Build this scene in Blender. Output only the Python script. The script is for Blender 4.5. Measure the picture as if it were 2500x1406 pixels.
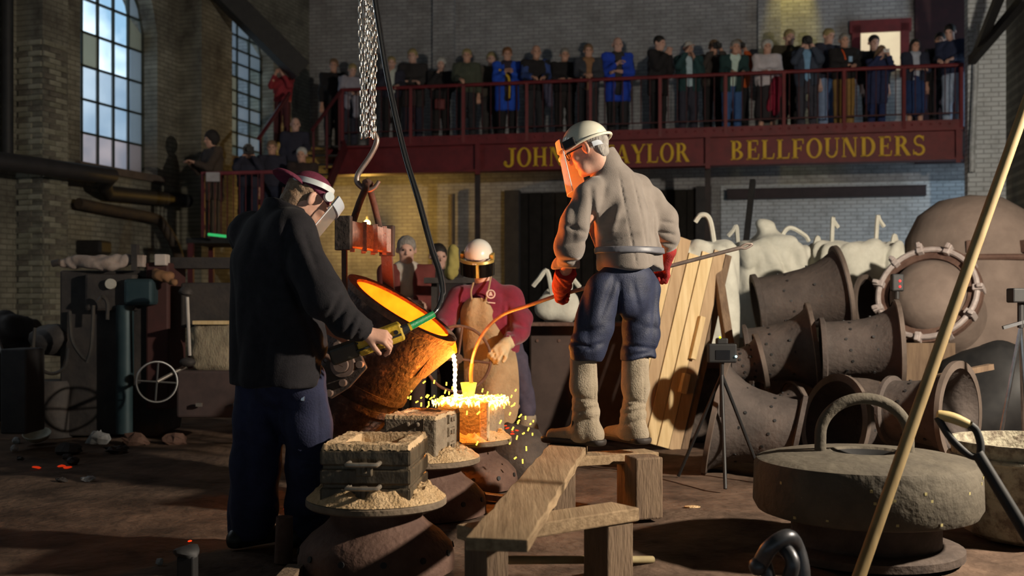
import bpy, math, random
import numpy as np
from mathutils import Vector, Matrix
random.seed(7); np.random.seed(7)
scene = bpy.context.scene
for o in list(bpy.data.objects): bpy.data.objects.remove(o)
COL = scene.collection

# ---------------------------------------------------------------- camera
F, HOR, CH = 2600.0, 750.0, 1.15           # focal length (px of the 2500 px frame), horizon row, camera height
cd = bpy.data.cameras.new('camera'); cam = bpy.data.objects.new('camera', cd); COL.objects.link(cam)
cam.location = (0, 0, CH); cam.rotation_euler = (math.pi/2, 0, 0)
cd.sensor_width = 36; cd.lens = 36*F/2500; cd.shift_y = (HOR-703)/2500
cd.clip_start = 0.05; cd.clip_end = 500
cd.dof.use_dof = True; cd.dof.focus_distance = 5.6; cd.dof.aperture_fstop = 2.2
scene.camera = cam
def P(px, py, d): return Vector(((px-1250)/F*d, d, CH-(py-HOR)/F*d))
def G0(px, py):                              # pixel on the ground
    d = CH*F/(py-HOR); return Vector(((px-1250)/F*d, d, 0))

# ---------------------------------------------------------------- world, exposure
vs = scene.view_settings
vs.view_transform = 'Standard'; vs.look = 'None'; vs.gamma = 1; vs.use_curve_mapping = False; vs.exposure = 0.0
w = bpy.data.worlds.new('sky'); scene.world = w; w.use_nodes = True
nt = w.node_tree; nt.nodes.clear()
def nn(nt, t, **kw):
    n = nt.nodes.new(t)
    for k, v in kw.items():
        if k.startswith('i_'):
            key = k[2:]; key = int(key) if key.isdigit() else key
            n.inputs[key].default_value = v
        else: setattr(n, k, v)
    return n
wo = nn(nt, 'ShaderNodeOutputWorld'); bg = nn(nt, 'ShaderNodeBackground')
tc = nn(nt, 'ShaderNodeTexCoord'); nz = nn(nt, 'ShaderNodeTexNoise'); nz.inputs['Scale'].default_value = 14; nz.inputs['Detail'].default_value = 6
rp = nn(nt, 'ShaderNodeValToRGB'); rp.color_ramp.elements[0].position = .42; rp.color_ramp.elements[0].color = (.20, .33, .46, 1)
rp.color_ramp.elements[1].position = .64; rp.color_ramp.elements[1].color = (.75, .86, .93, 1)
nt.links.new(tc.outputs['Generated'], nz.inputs['Vector']); nt.links.new(nz.outputs['Fac'], rp.inputs['Fac'])
nt.links.new(rp.outputs['Color'], bg.inputs['Color']); bg.inputs['Strength'].default_value = 2.1
nt.links.new(bg.outputs[0], wo.inputs[0])

# ---------------------------------------------------------------- lights
def aim(o, target):
    o.rotation_euler = (Vector(target)-o.location).to_track_quat('-Z', 'Y').to_euler()
def spot(name, loc, target, watt, col, deg, blend=.4, rad=.05):
    l = bpy.data.lights.new(name, 'SPOT'); l.energy = watt; l.color = col; l.spot_size = math.radians(deg)
    l.spot_blend = blend; l.shadow_soft_size = rad
    o = bpy.data.objects.new(name, l); COL.objects.link(o); o.location = loc; aim(o, target); return o
def point(name, loc, watt, col, rad=.05):
    l = bpy.data.lights.new(name, 'POINT'); l.energy = watt; l.color = col; l.shadow_soft_size = rad
    o = bpy.data.objects.new(name, l); COL.objects.link(o); o.location = loc; return o
def area(name, loc, target, watt, col, sx, sy):
    l = bpy.data.lights.new(name, 'AREA'); l.energy = watt; l.color = col; l.shape = 'RECTANGLE'; l.size = sx; l.size_y = sy
    o = bpy.data.objects.new(name, l); COL.objects.link(o); o.location = loc; aim(o, target); return o
KEY = (4.5, 4.0, 2.7)                       # work lamp standing to the right of the picture
SODIUM = [(P(1935, -260, 20.6), P(1930, 60, 21.0), 650), (P(1060, -330, 21.4), P(1085, 40, 22.1), 1000)]
spot('work_lamp_right_offscreen', KEY, (.3, 10.0, 2.6), 1900, (1, .87, .70), 156, .5, .10)
# the row of arched windows goes on along the left wall, outside the picture
for nm, yy in (('window_left_offscreen', 11.6), ('window_left_rear_offscreen', 7.6)): area(nm, (-12+.335*yy+.1, yy, 4.75), (-12+.335*yy+.1+.948, yy-.318, 4.6), 40, (.80, .90, 1), 1.5, 2.9)
for nm, (a_, b_, w_) in zip(('gallery_lamp_right_offscreen', 'gallery_lamp_left_offscreen'), SODIUM): spot(nm, a_, b_, w_, (1, .76, .10), 30, .7, .05)
LA_ = area('ladle_glow_light', P(985, 745, 6.72), P(985, 745, 6.72)+Vector((.60, -.30, .74)), 52, (1, .18, .014), .5, .5); LA_.data.spread = math.radians(95)
point('pour_light', P(1130, 905, 6.60), 24, (1, .27, .03), .08)

# ---------------------------------------------------------------- materials
MATS = {}
def mat(name, c1, c2=None, rough=.7, metal=0., scale=6., bump=0., bscale=None, detail=5., pos=(.35, .65), spec=.4, c3=None, sheen=0., coat=0., stretch=None):
    if name in MATS: return MATS[name]
    m = bpy.data.materials.new(name); m.use_nodes = True; nt = m.node_tree; b = nt.nodes['Principled BSDF']
    b.inputs['Roughness'].default_value = rough; b.inputs['Metallic'].default_value = metal
    b.inputs['Specular IOR Level'].default_value = spec
    b.inputs['Sheen Weight'].default_value = sheen; b.inputs['Coat Weight'].default_value = coat
    c2 = c2 or tuple(x*.8 for x in c1)
    tc = nn(nt, 'ShaderNodeTexCoord'); src = tc.outputs['Object']
    if stretch:
        mp = nn(nt, 'ShaderNodeMapping'); mp.inputs['Scale'].default_value = stretch
        nt.links.new(src, mp.inputs['Vector']); src = mp.outputs['Vector']
    nz = nn(nt, 'ShaderNodeTexNoise'); nz.inputs['Scale'].default_value = scale; nz.inputs['Detail'].default_value = detail
    nz.inputs['Roughness'].default_value = .62
    nt.links.new(src, nz.inputs['Vector'])
    r = nn(nt, 'ShaderNodeValToRGB'); e = r.color_ramp.elements
    e[0].position, e[1].position = pos; e[0].color = (*c1, 1); e[1].color = (*c2, 1)
    if c3:
        k = e.new(min(.98, pos[1]+.1)); k.color = (*c3, 1)
    nt.links.new(nz.outputs['Fac'], r.inputs['Fac']); nt.links.new(r.outputs['Color'], b.inputs['Base Color'])
    if bump:
        nb = nn(nt, 'ShaderNodeTexNoise'); nb.inputs['Scale'].default_value = bscale or scale*4; nb.inputs['Detail'].default_value = 6
        nt.links.new(src, nb.inputs['Vector'])
        bp = nn(nt, 'ShaderNodeBump'); bp.inputs['Strength'].default_value = bump; bp.inputs['Distance'].default_value = .02
        nt.links.new(nb.outputs['Fac'], bp.inputs['Height']); nt.links.new(bp.outputs['Normal'], b.inputs['Normal'])
    MATS[name] = m; return m
def emat(name, col, strength, col2=None, scale=8., base=(.05, .02, .01), pos=(.35, .65)):
    if name in MATS: return MATS[name]
    m = mat(name, base, rough=.8); nt = m.node_tree; b = nt.nodes['Principled BSDF']
    b.inputs['Emission Strength'].default_value = strength
    if col2:
        tc = nn(nt, 'ShaderNodeTexCoord'); nz = nn(nt, 'ShaderNodeTexNoise'); nz.inputs['Scale'].default_value = scale; nz.inputs['Detail'].default_value = 4
        r = nn(nt, 'ShaderNodeValToRGB'); e = r.color_ramp.elements; e[0].position, e[1].position = pos
        e[0].color = (*col, 1); e[1].color = (*col2, 1)
        nt.links.new(tc.outputs['Object'], nz.inputs['Vector']); nt.links.new(nz.outputs['Fac'], r.inputs['Fac']); nt.links.new(r.outputs['Color'], b.inputs['Emission Color'])
    else: b.inputs['Emission Color'].default_value = (*col, 1)
    return m
def brickmat(name, c1, c2, mortar, dirt, bw=.225, bh=.075, uv_axis='XZ', rough=.85, dscale=.9, dpos=(.4, .68), bump=.5):
    if name in MATS: return MATS[name]
    m = bpy.data.materials.new(name); m.use_nodes = True; nt = m.node_tree; b = nt.nodes['Principled BSDF']; b.inputs['Roughness'].default_value = rough
    tc = nn(nt, 'ShaderNodeTexCoord'); sp = nn(nt, 'ShaderNodeSeparateXYZ'); cb = nn(nt, 'ShaderNodeCombineXYZ')
    nt.links.new(tc.outputs['Object'], sp.inputs[0]); nt.links.new(sp.outputs[uv_axis[0]], cb.inputs['X']); nt.links.new(sp.outputs[uv_axis[1]], cb.inputs['Y'])
    br = nn(nt, 'ShaderNodeTexBrick'); br.inputs['Scale'].default_value = 1; br.inputs['Brick Width'].default_value = bw; br.inputs['Row Height'].default_value = bh
    br.inputs['Mortar Size'].default_value = .009; br.inputs['Color1'].default_value = (*c1, 1); br.inputs['Color2'].default_value = (*c2, 1); br.inputs['Mortar'].default_value = (*mortar, 1)
    nt.links.new(cb.outputs[0], br.inputs['Vector'])
    nz = nn(nt, 'ShaderNodeTexNoise'); nz.inputs['Scale'].default_value = dscale; nz.inputs['Detail'].default_value = 8; nz.inputs['Roughness'].default_value = .7
    nt.links.new(tc.outputs['Object'], nz.inputs['Vector'])
    r = nn(nt, 'ShaderNodeValToRGB'); r.color_ramp.elements[0].position, r.color_ramp.elements[1].position = dpos
    nt.links.new(nz.outputs['Fac'], r.inputs['Fac'])
    mx = nn(nt, 'ShaderNodeMix', data_type='RGBA'); nt.links.new(r.outputs['Color'], mx.inputs['Factor'])
    nt.links.new(br.outputs['Color'], mx.inputs[6]); mx.inputs[7].default_value = (*dirt, 1)
    nt.links.new(mx.outputs[2], b.inputs['Base Color'])
    bp = nn(nt, 'ShaderNodeBump'); bp.inputs['Strength'].default_value = bump; bp.inputs['Distance'].default_value = .02
    ad = nn(nt, 'ShaderNodeMath', operation='MULTIPLY_ADD'); ad.inputs[1].default_value = -1.0
    nt.links.new(br.outputs['Fac'], ad.inputs[0]); nt.links.new(nz.outputs['Fac'], ad.inputs[2]); nt.links.new(ad.outputs[0], bp.inputs['Height'])
    nt.links.new(bp.outputs['Normal'], b.inputs['Normal'])
    MATS[name] = m; return m
def glassmat(name, tint, gloss=.12, diffuse=.0, dcol=(.8, .8, .8), rough=.05):
    if name in MATS: return MATS[name]
    m = bpy.data.materials.new(name); m.use_nodes = True; nt = m.node_tree; nt.nodes.clear()
    o = nn(nt, 'ShaderNodeOutputMaterial'); t = nn(nt, 'ShaderNodeBsdfTransparent'); t.inputs[0].default_value = (*tint, 1)
    g = nn(nt, 'ShaderNodeBsdfGlossy'); g.inputs['Roughness'].default_value = rough
    d = nn(nt, 'ShaderNodeBsdfTranslucent'); d.inputs[0].default_value = (*dcol, 1)
    d2 = nn(nt, 'ShaderNodeBsdfDiffuse'); d2.inputs[0].default_value = (*dcol, 1)
    ms = nn(nt, 'ShaderNodeMixShader'); ms.inputs[0].default_value = .5; nt.links.new(d.outputs[0], ms.inputs[1]); nt.links.new(d2.outputs[0], ms.inputs[2])
    m1 = nn(nt, 'ShaderNodeMixShader'); m1.inputs[0].default_value = gloss; nt.links.new(t.outputs[0], m1.inputs[1]); nt.links.new(g.outputs[0], m1.inputs[2])
    m2 = nn(nt, 'ShaderNodeMixShader'); m2.inputs[0].default_value = diffuse; nt.links.new(m1.outputs[0], m2.inputs[1]); nt.links.new(ms.outputs[0], m2.inputs[2])
    nt.links.new(m2.outputs[0], o.inputs[0]); MATS[name] = m; return m

# ---------------------------------------------------------------- objects
ORG = {}
def tag(o, label=None, cat=None, group=None, kind=None):
    if label: o['label'] = label
    if cat: o['category'] = cat
    if group: o['group'] = group
    if kind: o['kind'] = kind
    return o
def empty(name, loc, label=None, cat=None, group=None, kind=None):
    o = bpy.data.objects.new(name, None); COL.objects.link(o); o.location = loc; o.empty_display_size = .1
    ORG[o.name] = Vector(loc); return tag(o, label, cat, group, kind)
def link_mesh(me, name, parent=None, loc=None, rot=None, scl=None):
    o = bpy.data.objects.new(name, me); COL.objects.link(o)
    if parent: o.parent = parent
    base = ORG[parent.name] if parent else Vector((0, 0, 0))
    if loc is not None: o.location = Vector(loc)-base
    if rot is not None: o.rotation_mode = 'QUATERNION'; o.rotation_quaternion = rot
    if scl is not None: o.scale = scl
    ORG[o.name] = Vector(loc) if loc is not None else base
    return o
def np_mesh(name, V, Q):
    me = bpy.data.meshes.new(name); V = np.asarray(V, np.float32); Q = np.asarray(Q, np.int32)
    me.vertices.add(len(V)); me.vertices.foreach_set('co', V.ravel())
    me.loops.add(Q.size); me.loops.foreach_set('vertex_index', Q.ravel()); k = Q.shape[1]
    me.polygons.add(len(Q)); me.polygons.foreach_set('loop_start', np.arange(0, Q.size, k, dtype=np.int32))
    try: me.polygons.foreach_set('loop_total', np.full(len(Q), k, np.int32))
    except Exception: pass
    me.polygons.foreach_set('use_smooth', np.ones(len(Q), bool)); me.update(); me.validate(); return me
def rotm(ax, deg): return Matrix.Rotation(math.radians(deg), 3, ax)
def frame(fwd, up=(0, 0, 1)):
    f = Vector(fwd).normalized(); u = Vector(up); r = f.cross(u)
    if r.length < 1e-4: r = f.cross(Vector((1, 0, 0)))
    r.normalize(); u = r.cross(f).normalized(); return r, f, u
def cr(pts, n=6):
    pts = [Vector(p) for p in pts]; q = [pts[0]*2-pts[1]]+pts+[pts[-1]*2-pts[-2]]; out = []
    for i in range(1, len(q)-2):
        a, b, c, d = q[i-1:i+3]
        for k in range(n):
            t = k/n; out.append(.5*((2*b)+(c-a)*t+(2*a-5*b+4*c-d)*t*t+(3*b-a-3*c+d)*t**3))
    out.append(pts[-1]); return out
class M_:
    def __init__(s): s.v = []; s.f = []
    def add(s, v, f):
        n = len(s.v); s.v += [Vector(x) for x in v]; s.f += [tuple(i+n for i in q) for q in f]; return s
    def box(s, c, size, R=None):
        c = Vector(c); h = [x/2 for x in size]; vs = []
        for dx in (-1, 1):
            for dy in (-1, 1):
                for dz in (-1, 1):
                    p = Vector((dx*h[0], dy*h[1], dz*h[2])); vs.append(c+(R @ p if R else p))
        return s.add(vs, [(0, 1, 3, 2), (4, 6, 7, 5), (0, 4, 5, 1), (2, 3, 7, 6), (0, 2, 6, 4), (1, 5, 7, 3)])
    def hexa(s, b4, t4):                      # bottom quad, top quad (same order)
        return s.add(list(b4)+list(t4), [(3, 2, 1, 0), (4, 5, 6, 7), (0, 1, 5, 4), (1, 2, 6, 5), (2, 3, 7, 6), (3, 0, 4, 7)])
    def bar(s, a, b, wx, wz, up=(0, 0, 1)):   # rectangular bar from a to b
        a, b = Vector(a), Vector(b); r, f, u = frame(b-a, up); R = Matrix((r, f, u)).transposed()
        return s.box((a+b)/2, (wx, (b-a).length, wz), R)
    def cyl(s, a, b, ra, rb=None, n=16, cap=True):
        rb = ra if rb is None else rb; a, b = Vector(a), Vector(b); r, f, u = frame(b-a, (0, 0, 1) if abs((b-a).normalized().z) < .95 else (0, 1, 0))
        vs = []; fs = []
        for c, q in ((a, ra), (b, rb)):
            for i in range(n):
                t = 2*math.pi*i/n; vs.append(c+r*(q*math.cos(t))+u*(q*math.sin(t)))
        for i in range(n): j = (i+1) % n; fs.append((i, j, n+j, n+i))
        if cap: fs.append(tuple(range(n))[::-1]); fs.append(tuple(range(n, 2*n)))
        return s.add(vs, fs)
    def tube(s, pts, r, n=8, closed=False):
        pts = [Vector(p) for p in pts]; N = len(pts); rs = r if isinstance(r, (list, tuple)) else [r]*N
        vs = []; fs = []; ref = None
        for i, p in enumerate(pts):
            if closed: t = pts[(i+1) % N]-pts[i-1]
            else: t = pts[min(i+1, N-1)]-pts[max(i-1, 0)]
            t.normalize()
            if ref is None: ref = t.orthogonal().normalized()
            ref = (ref-t*ref.dot(t)).normalized(); b = t.cross(ref)
            for k in range(n):
                a = 2*math.pi*k/n; vs.append(p+ref*(rs[i]*math.cos(a))+b*(rs[i]*math.sin(a)))
        for i in range(N if closed else N-1):
            j = (i+1) % N
            for k in range(n): l = (k+1) % n; fs.append((i*n+k, i*n+l, j*n+l, j*n+k))
        if not closed: fs.append(tuple(range(n))[::-1]); fs.append(tuple(range((N-1)*n, N*n)))
        return s.add(vs, fs)
    def ring(s, c, axis, R, r, n=32, m=8):
        rr, f, u = frame(axis, (0, 0, 1) if abs(Vector(axis).normalized().z) < .95 else (0, 1, 0)); c = Vector(c)
        return s.tube([c+rr*(R*math.cos(2*math.pi*i/n))+u*(R*math.sin(2*math.pi*i/n)) for i in range(n)], r, m, True)
    def lathe(s, prof, o, axis=(0, 0, 1), n=32, a0=0, a1=360, closed=False, ref=None):
        o = Vector(o); ax = Vector(axis).normalized(); r, f, u = frame(ax, ref or ((0, 0, 1) if abs(ax.z) < .95 else (0, 1, 0)))
        full = abs(a1-a0) >= 359.9; m = n if full else n+1; vs = []; fs = []; k = len(prof)
        for i in range(m):
            t = math.radians(a0+(a1-a0)*i/n)
            for q, z in prof: vs.append(o+ax*z+r*(q*math.cos(t))+u*(q*math.sin(t)))
        for i in range(n):
            j = (i+1) % m
            for p in range(k if closed else k-1): q = (p+1) % k; fs.append((i*k+p, j*k+p, j*k+q, i*k+q))
        return s.add(vs, fs)
    def sph(s, c, r, n=12, R=None):
        r = r if isinstance(r, (tuple, list)) else (r, r, r); c = Vector(c); m = n//2; vs = []; fs = []
        for i in range(m+1):
            a = math.pi*i/m
            for j in range(n):
                b = 2*math.pi*j/n; p = Vector((r[0]*math.sin(a)*math.cos(b), r[1]*math.sin(a)*math.sin(b), r[2]*math.cos(a))); vs.append(c+(R @ p if R else p))
        for i in range(m):
            for j in range(n): k = (j+1) % n; fs.append((i*n+j, (i+1)*n+j, (i+1)*n+k, i*n+k))
        return s.add(vs, fs)
    def prism(s, poly, o, ux, uy, thick):     # 2-D polygon in the plane (ux,uy), extruded by thick along ux x uy
        o, ux, uy = Vector(o), Vector(ux), Vector(uy); nz = ux.cross(uy).normalized()*thick; n = len(poly)
        a = [o+ux*x+uy*y for x, y in poly]; b = [p+nz for p in a]
        return s.add(a+b, [tuple(range(n))[::-1], tuple(range(n, 2*n))]+[(i, (i+1) % n, n+(i+1) % n, n+i) for i in range(n)])
    def jit(s, amp, sc=9.0, seed=0):
        for i, v in enumerate(s.v):
            s.v[i] = v+Vector((math.sin(v.y*sc+seed)*math.sin(v.z*sc*1.3+1+seed), math.sin(v.z*sc*1.1+seed*2)*math.sin(v.x*sc+2), math.sin(v.x*sc*1.2+seed*3)*math.sin(v.y*sc*.9+3)))*amp
        return s
    def obj(s, name, m, parent=None, smooth=False, bevel=0, label=None, cat=None, group=None, kind=None, seg=2):
        if parent: base = ORG[parent.name]
        else:
            lo = Vector([min(v[i] for v in s.v) for i in range(3)]); hi = Vector([max(v[i] for v in s.v) for i in range(3)])
            base = Vector(((lo.x+hi.x)/2, (lo.y+hi.y)/2, lo.z))
        me = bpy.data.meshes.new(name); me.from_pydata([tuple(v-base) for v in s.v], [], s.f); me.update()
        if m: me.materials.append(m)
        import bmesh
        bm = bmesh.new(); bm.from_mesh(me); bmesh.ops.recalc_face_normals(bm, faces=bm.faces); bm.to_mesh(me); bm.free()
        o = bpy.data.objects.new(name, me); COL.objects.link(o)
        if parent: o.parent = parent
        else: o.location = base
        ORG[o.name] = base
        if smooth:
            me.polygons.foreach_set('use_smooth', [True]*len(me.polygons))
            try: me.set_sharp_from_angle(angle=math.radians(40))
            except Exception: pass
        if bevel:
            b = o.modifiers.new('bevel', 'BEVEL'); b.width = bevel; b.segments = seg; b.limit_method = 'ANGLE'
        return tag(o, label, cat, group, kind)
def M(): return M_()
# ---------------------------------------------------------------- smooth solids (people, sacks, sand) as one continuous surface
class S_:
    def __init__(s, k=.03): s.p = []; s.k = k; s.cuts = []
    def cap(s, a, b, ra, rb=None, k=None):
        rb = ra if rb is None else rb; a, b = np.array(a, float), np.array(b, float); ba = b-a; L = max(ba @ ba, 1e-9)
        def fn(X, Y, Z):
            px, py, pz = X-a[0], Y-a[1], Z-a[2]
            t = np.clip((px*ba[0]+py*ba[1]+pz*ba[2])/L, 0, 1)
            return np.sqrt((px-ba[0]*t)**2+(py-ba[1]*t)**2+(pz-ba[2]*t)**2)-(ra+(rb-ra)*t)
        s.p.append((fn, np.minimum(a-ra, b-rb), np.maximum(a+ra, b+rb), k)); return s
    def chain(s, pts, rs, k=None):
        for i in range(len(pts)-1): s.cap(pts[i], pts[i+1], rs[i], rs[i+1], k)
        return s
    def ell(s, c, r, axes=None, k=None, cut=False):
        c = np.array(c, float); r = np.array(r, float); A = np.eye(3) if axes is None else np.array([list(Vector(x).normalized()) for x in axes])
        def fn(X, Y, Z):
            px, py, pz = X-c[0], Y-c[1], Z-c[2]
            q = [(px*A[i][0]+py*A[i][1]+pz*A[i][2]) for i in range(3)]
            k0 = np.sqrt(sum((q[i]/r[i])**2 for i in range(3))); k1 = np.sqrt(sum((q[i]/r[i]**2)**2 for i in range(3)))
            return k0*(k0-1)/np.maximum(k1, 1e-6)
        m = r.max(); (s.cuts if cut else s.p).append((fn, c-m, c+m, k)); return s
    def ecap(s, a, b, ra, rb, side, k=None):     # elliptical tapered capsule, r=(along side, across)
        a, b = np.array(a, float), np.array(b, float); ba = b-a; Ln = math.sqrt(ba @ ba); d = ba/Ln
        sd = np.array(side, float); sd = sd-d*(sd @ d); sd /= np.linalg.norm(sd); wv = np.cross(d, sd)
        def fn(X, Y, Z):
            px, py, pz = X-a[0], Y-a[1], Z-a[2]; ax = px*d[0]+py*d[1]+pz*d[2]; t = np.clip(ax/Ln, 0, 1); e = ax-t*Ln
            u = px*sd[0]+py*sd[1]+pz*sd[2]; v = px*wv[0]+py*wv[1]+pz*wv[2]
            Ru = ra[0]+(rb[0]-ra[0])*t; Rv = ra[1]+(rb[1]-ra[1])*t; m = np.minimum(Ru, Rv)
            return (np.sqrt((u/Ru)**2+(v/Rv)**2+(e/m)**2)-1)*m
        m = max(*ra, *rb); s.p.append((fn, np.minimum(a, b)-m, np.maximum(a, b)+m, k)); return s
    def box(s, c, h, axes=None, r=.01, k=None, cut=False):
        c = np.array(c, float); A = np.eye(3) if axes is None else np.array([list(Vector(x).normalized()) for x in axes])
        def fn(X, Y, Z):
            px, py, pz = X-c[0], Y-c[1], Z-c[2]
            q = [np.abs(px*A[i][0]+py*A[i][1]+pz*A[i][2])-(h[i]-r) for i in range(3)]
            return np.sqrt(sum(np.maximum(x, 0)**2 for x in q))+np.minimum(np.maximum(np.maximum(q[0], q[1]), q[2]), 0)-r
        m = math.sqrt(sum(x*x for x in h)); (s.cuts if cut else s.p).append((fn, c-m, c+m, k)); return s
    def plane(s, pt, n, k=.004):                   # cut away everything on the side n points to
        pt = np.array(pt, float); n = np.array(Vector(n).normalized())
        s.cuts.append((lambda X, Y, Z: -((X-pt[0])*n[0]+(Y-pt[1])*n[1]+(Z-pt[2])*n[2]), None, None, k)); return s
    def mesh(s, name, cell, fold=0., fs=30., seed=1, folds=None):
        lo = np.min([p[1] for p in s.p], 0)-s.k-3*cell; hi = np.max([p[2] for p in s.p], 0)+s.k+3*cell
        N = np.ceil((hi-lo)/cell).astype(int)+1; ax = [(lo[i]+cell*np.arange(N[i])).astype(np.float32) for i in range(3)]
        D = np.full(N, .3, np.float32)
        def sub(a, b, mg):
            i0 = np.clip(np.floor((a-mg-lo)/cell).astype(int), 0, N-1); i1 = np.clip(np.ceil((b+mg-lo)/cell).astype(int)+1, 1, N)
            return tuple(slice(i0[i], i1[i]) for i in range(3))
        for fn, a, b, k in s.p:
            k = s.k if k is None else k; k = max(k, 1e-4); sl = sub(a, b, k+2.5*cell)
            q = fn(ax[0][sl[0]][:, None, None], ax[1][sl[1]][None, :, None], ax[2][sl[2]][None, None, :]).astype(np.float32); o = D[sl]
            h = np.maximum(k-np.abs(o-q), 0)/k; D[sl] = np.minimum(o, q)-h*h*k*.25
        for fn, a, b, k in s.cuts:
            k = .01 if k is None else k; sl = (slice(None),)*3 if a is None else sub(a, b, k+2.5*cell)
            q = -fn(ax[0][sl[0]][:, None, None], ax[1][sl[1]][None, :, None], ax[2][sl[2]][None, None, :]).astype(np.float32); o = D[sl]
            h = np.maximum(k-np.abs(o-q), 0)/k; D[sl] = np.maximum(o, q)+h*h*k*.25
        if fold or folds:
            I = np.argwhere(np.abs(D) < .05); x = lo+I*cell; rng = np.random.RandomState(seed); acc = np.zeros(len(I))
            if fold:
                for q in range(4):
                    dv = rng.normal(size=3); dv /= np.linalg.norm(dv); dv[2] *= .45; dw = rng.normal(size=3)*fs*.35
                    gate = .5+.5*np.sin(x @ (rng.normal(size=3)*fs*.3)+rng.rand()*6)
                    acc += fold*gate*(1-1.57*np.abs(np.sin(x @ dv*fs*(.6+.8*rng.rand())+1.6*np.sin(x @ dw)+rng.rand()*6)))
            if folds:                               # creases drawn as seen from the front, pressed into the near side of the cloth
                u = np.stack([1250+F*x[:, 0]/x[:, 1], HOR-F*(x[:, 2]-CH)/x[:, 1]], 1)
                for (x0, y0, x1, y1, r, amp, ym) in folds:
                    a, b = np.array((x0, y0)), np.array((x1, y1)); ba = b-a; t = np.clip((u-a) @ ba/(ba @ ba), 0, 1); dd = np.linalg.norm(u-a-t[:, None]*ba, axis=1)
                    acc += amp*np.exp(-(dd/r)**2)*np.sin(np.pi*np.clip(.12+.76*t, 0, 1))*(x[:, 1] < ym)
            D[I[:, 0], I[:, 1], I[:, 2]] += acc.astype(np.float32)
        return nets(name, D, lo, cell)
def nets(name, D, lo, cell):
    S = D < 0; c = np.zeros(np.array(D.shape)-1, np.int8)
    for dx in (0, 1):
        for dy in (0, 1):
            for dz in (0, 1): c += S[dx:dx+c.shape[0], dy:dy+c.shape[1], dz:dz+c.shape[2]]
    I = np.argwhere((c > 0) & (c < 8)); idx = np.full(c.shape, -1, np.int32); idx[I[:, 0], I[:, 1], I[:, 2]] = np.arange(len(I))
    co = np.array([(a, b, d) for a in (0, 1) for b in (0, 1) for d in (0, 1)])
    val = np.stack([D[I[:, 0]+q[0], I[:, 1]+q[1], I[:, 2]+q[2]] for q in co], 1); acc = np.zeros((len(I), 3)); cnt = np.zeros(len(I))
    for i in range(8):
        for j in range(i+1, 8):
            if np.abs(co[i]-co[j]).sum() != 1: continue
            a, b = val[:, i], val[:, j]; m = (a < 0) != (b < 0); t = np.where(m, a/np.where(m, a-b, 1), 0)
            acc += np.where(m[:, None], co[i]+t[:, None]*(co[j]-co[i]), 0); cnt += m
    V = lo+(I+acc/cnt[:, None])*cell; Q = []
    for a in range(3):
        b, d = (a+1) % 3, (a+2) % 3; n = list(D.shape); s0 = [slice(None)]*3; s1 = [slice(None)]*3; s0[a] = slice(0, -1); s1[a] = slice(1, None)
        E = np.argwhere(S[tuple(s0)] != S[tuple(s1)]); E = E[(E[:, b] > 0) & (E[:, d] > 0) & (E[:, b] < n[b]-1) & (E[:, d] < n[d]-1)]
        fl = S[E[:, 0], E[:, 1], E[:, 2]]
        def at(db, dd): e = E.copy(); e[:, b] += db; e[:, d] += dd; return idx[e[:, 0], e[:, 1], e[:, 2]]
        q = np.stack([at(-1, -1), at(0, -1), at(0, 0), at(-1, 0)], 1); q[~fl] = q[~fl][:, ::-1]; Q.append(q)
    Q = np.concatenate(Q); Q = Q[(Q >= 0).all(1)]
    for it in range(1):                              # one light relaxing step
        A = np.zeros_like(V); n = np.zeros(len(V))
        for i in range(4): np.add.at(A, Q[:, i], V[Q[:, (i+1) % 4]]); np.add.at(n, Q[:, i], 1)
        V = V*.5+.5*A/np.maximum(n, 1)[:, None]
    return V, Q, name
def sobj(S, name, m, parent=None, cell=.01, fold=0., fs=30., seed=1, label=None, cat=None, group=None, kind=None, folds=None):
    V, Q, nme = S.mesh(name, cell, fold, fs, seed, folds)
    if parent: base = ORG[parent.name]
    else: base = Vector(((V[:, 0].min()+V[:, 0].max())/2, (V[:, 1].min()+V[:, 1].max())/2, V[:, 2].min()))
    me = np_mesh(name, V-np.array(base), Q); me.materials.append(m); o = bpy.data.objects.new(name, me); COL.objects.link(o)
    if parent: o.parent = parent
    else: o.location = base
    ORG[o.name] = base; return tag(o, label, cat, group, kind)

def hand(S, wr, d, nrm, ts, curl=(40, 50, 40), sc=1., rad=1., spread=.004, thumb=None):
    """five fingers on a palm: wr wrist, d pointing to the knuckles, nrm back of the hand, ts thumb side (+1/-1 along d x nrm)"""
    wr = Vector(wr); d = Vector(d).normalized(); nrm = Vector(nrm); nrm = (nrm-d*nrm.dot(d)).normalized(); sd = d.cross(nrm)*ts
    kn = wr+d*(.088*sc); kk = .008*sc
    for o in (.031, .010, -.011, -.031): S.cap(wr+sd*(o*.6*sc), kn+sd*(o*sc), .014*sc*rad, .0125*sc*rad, .016*sc)
    for o, ln in ((.034, .92), (.0115, 1.05), (-.0115, .98), (-.034, .78)):
        p = kn+sd*(o*sc); a = 0
        for i, (l, r) in enumerate(((.042, .0100), (.027, .0090), (.022, .0082))):
            a += math.radians(curl[i]); dr = d*math.cos(a)-nrm*math.sin(a)+sd*(o*spread*20); q = p+dr.normalized()*(l*ln*sc); S.cap(p, q, r*sc*rad, r*.93*sc*rad, kk*.3); p = q
    b = wr+d*(.025*sc)+sd*(.026*sc)-nrm*(.008*sc); td = Vector(thumb).normalized() if thumb else (d*.75+sd*.55-nrm*.45).normalized()
    m_ = b+td*(.042*sc); e = m_+(td*.8+d*.35-nrm*.35-sd*.25).normalized()*(.034*sc)
    S.cap(b, m_, .0145*sc*rad, .0118*sc*rad, .012*sc); S.cap(m_, e, .0115*sc*rad, .0095*sc*rad, kk*.6); return S
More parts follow.
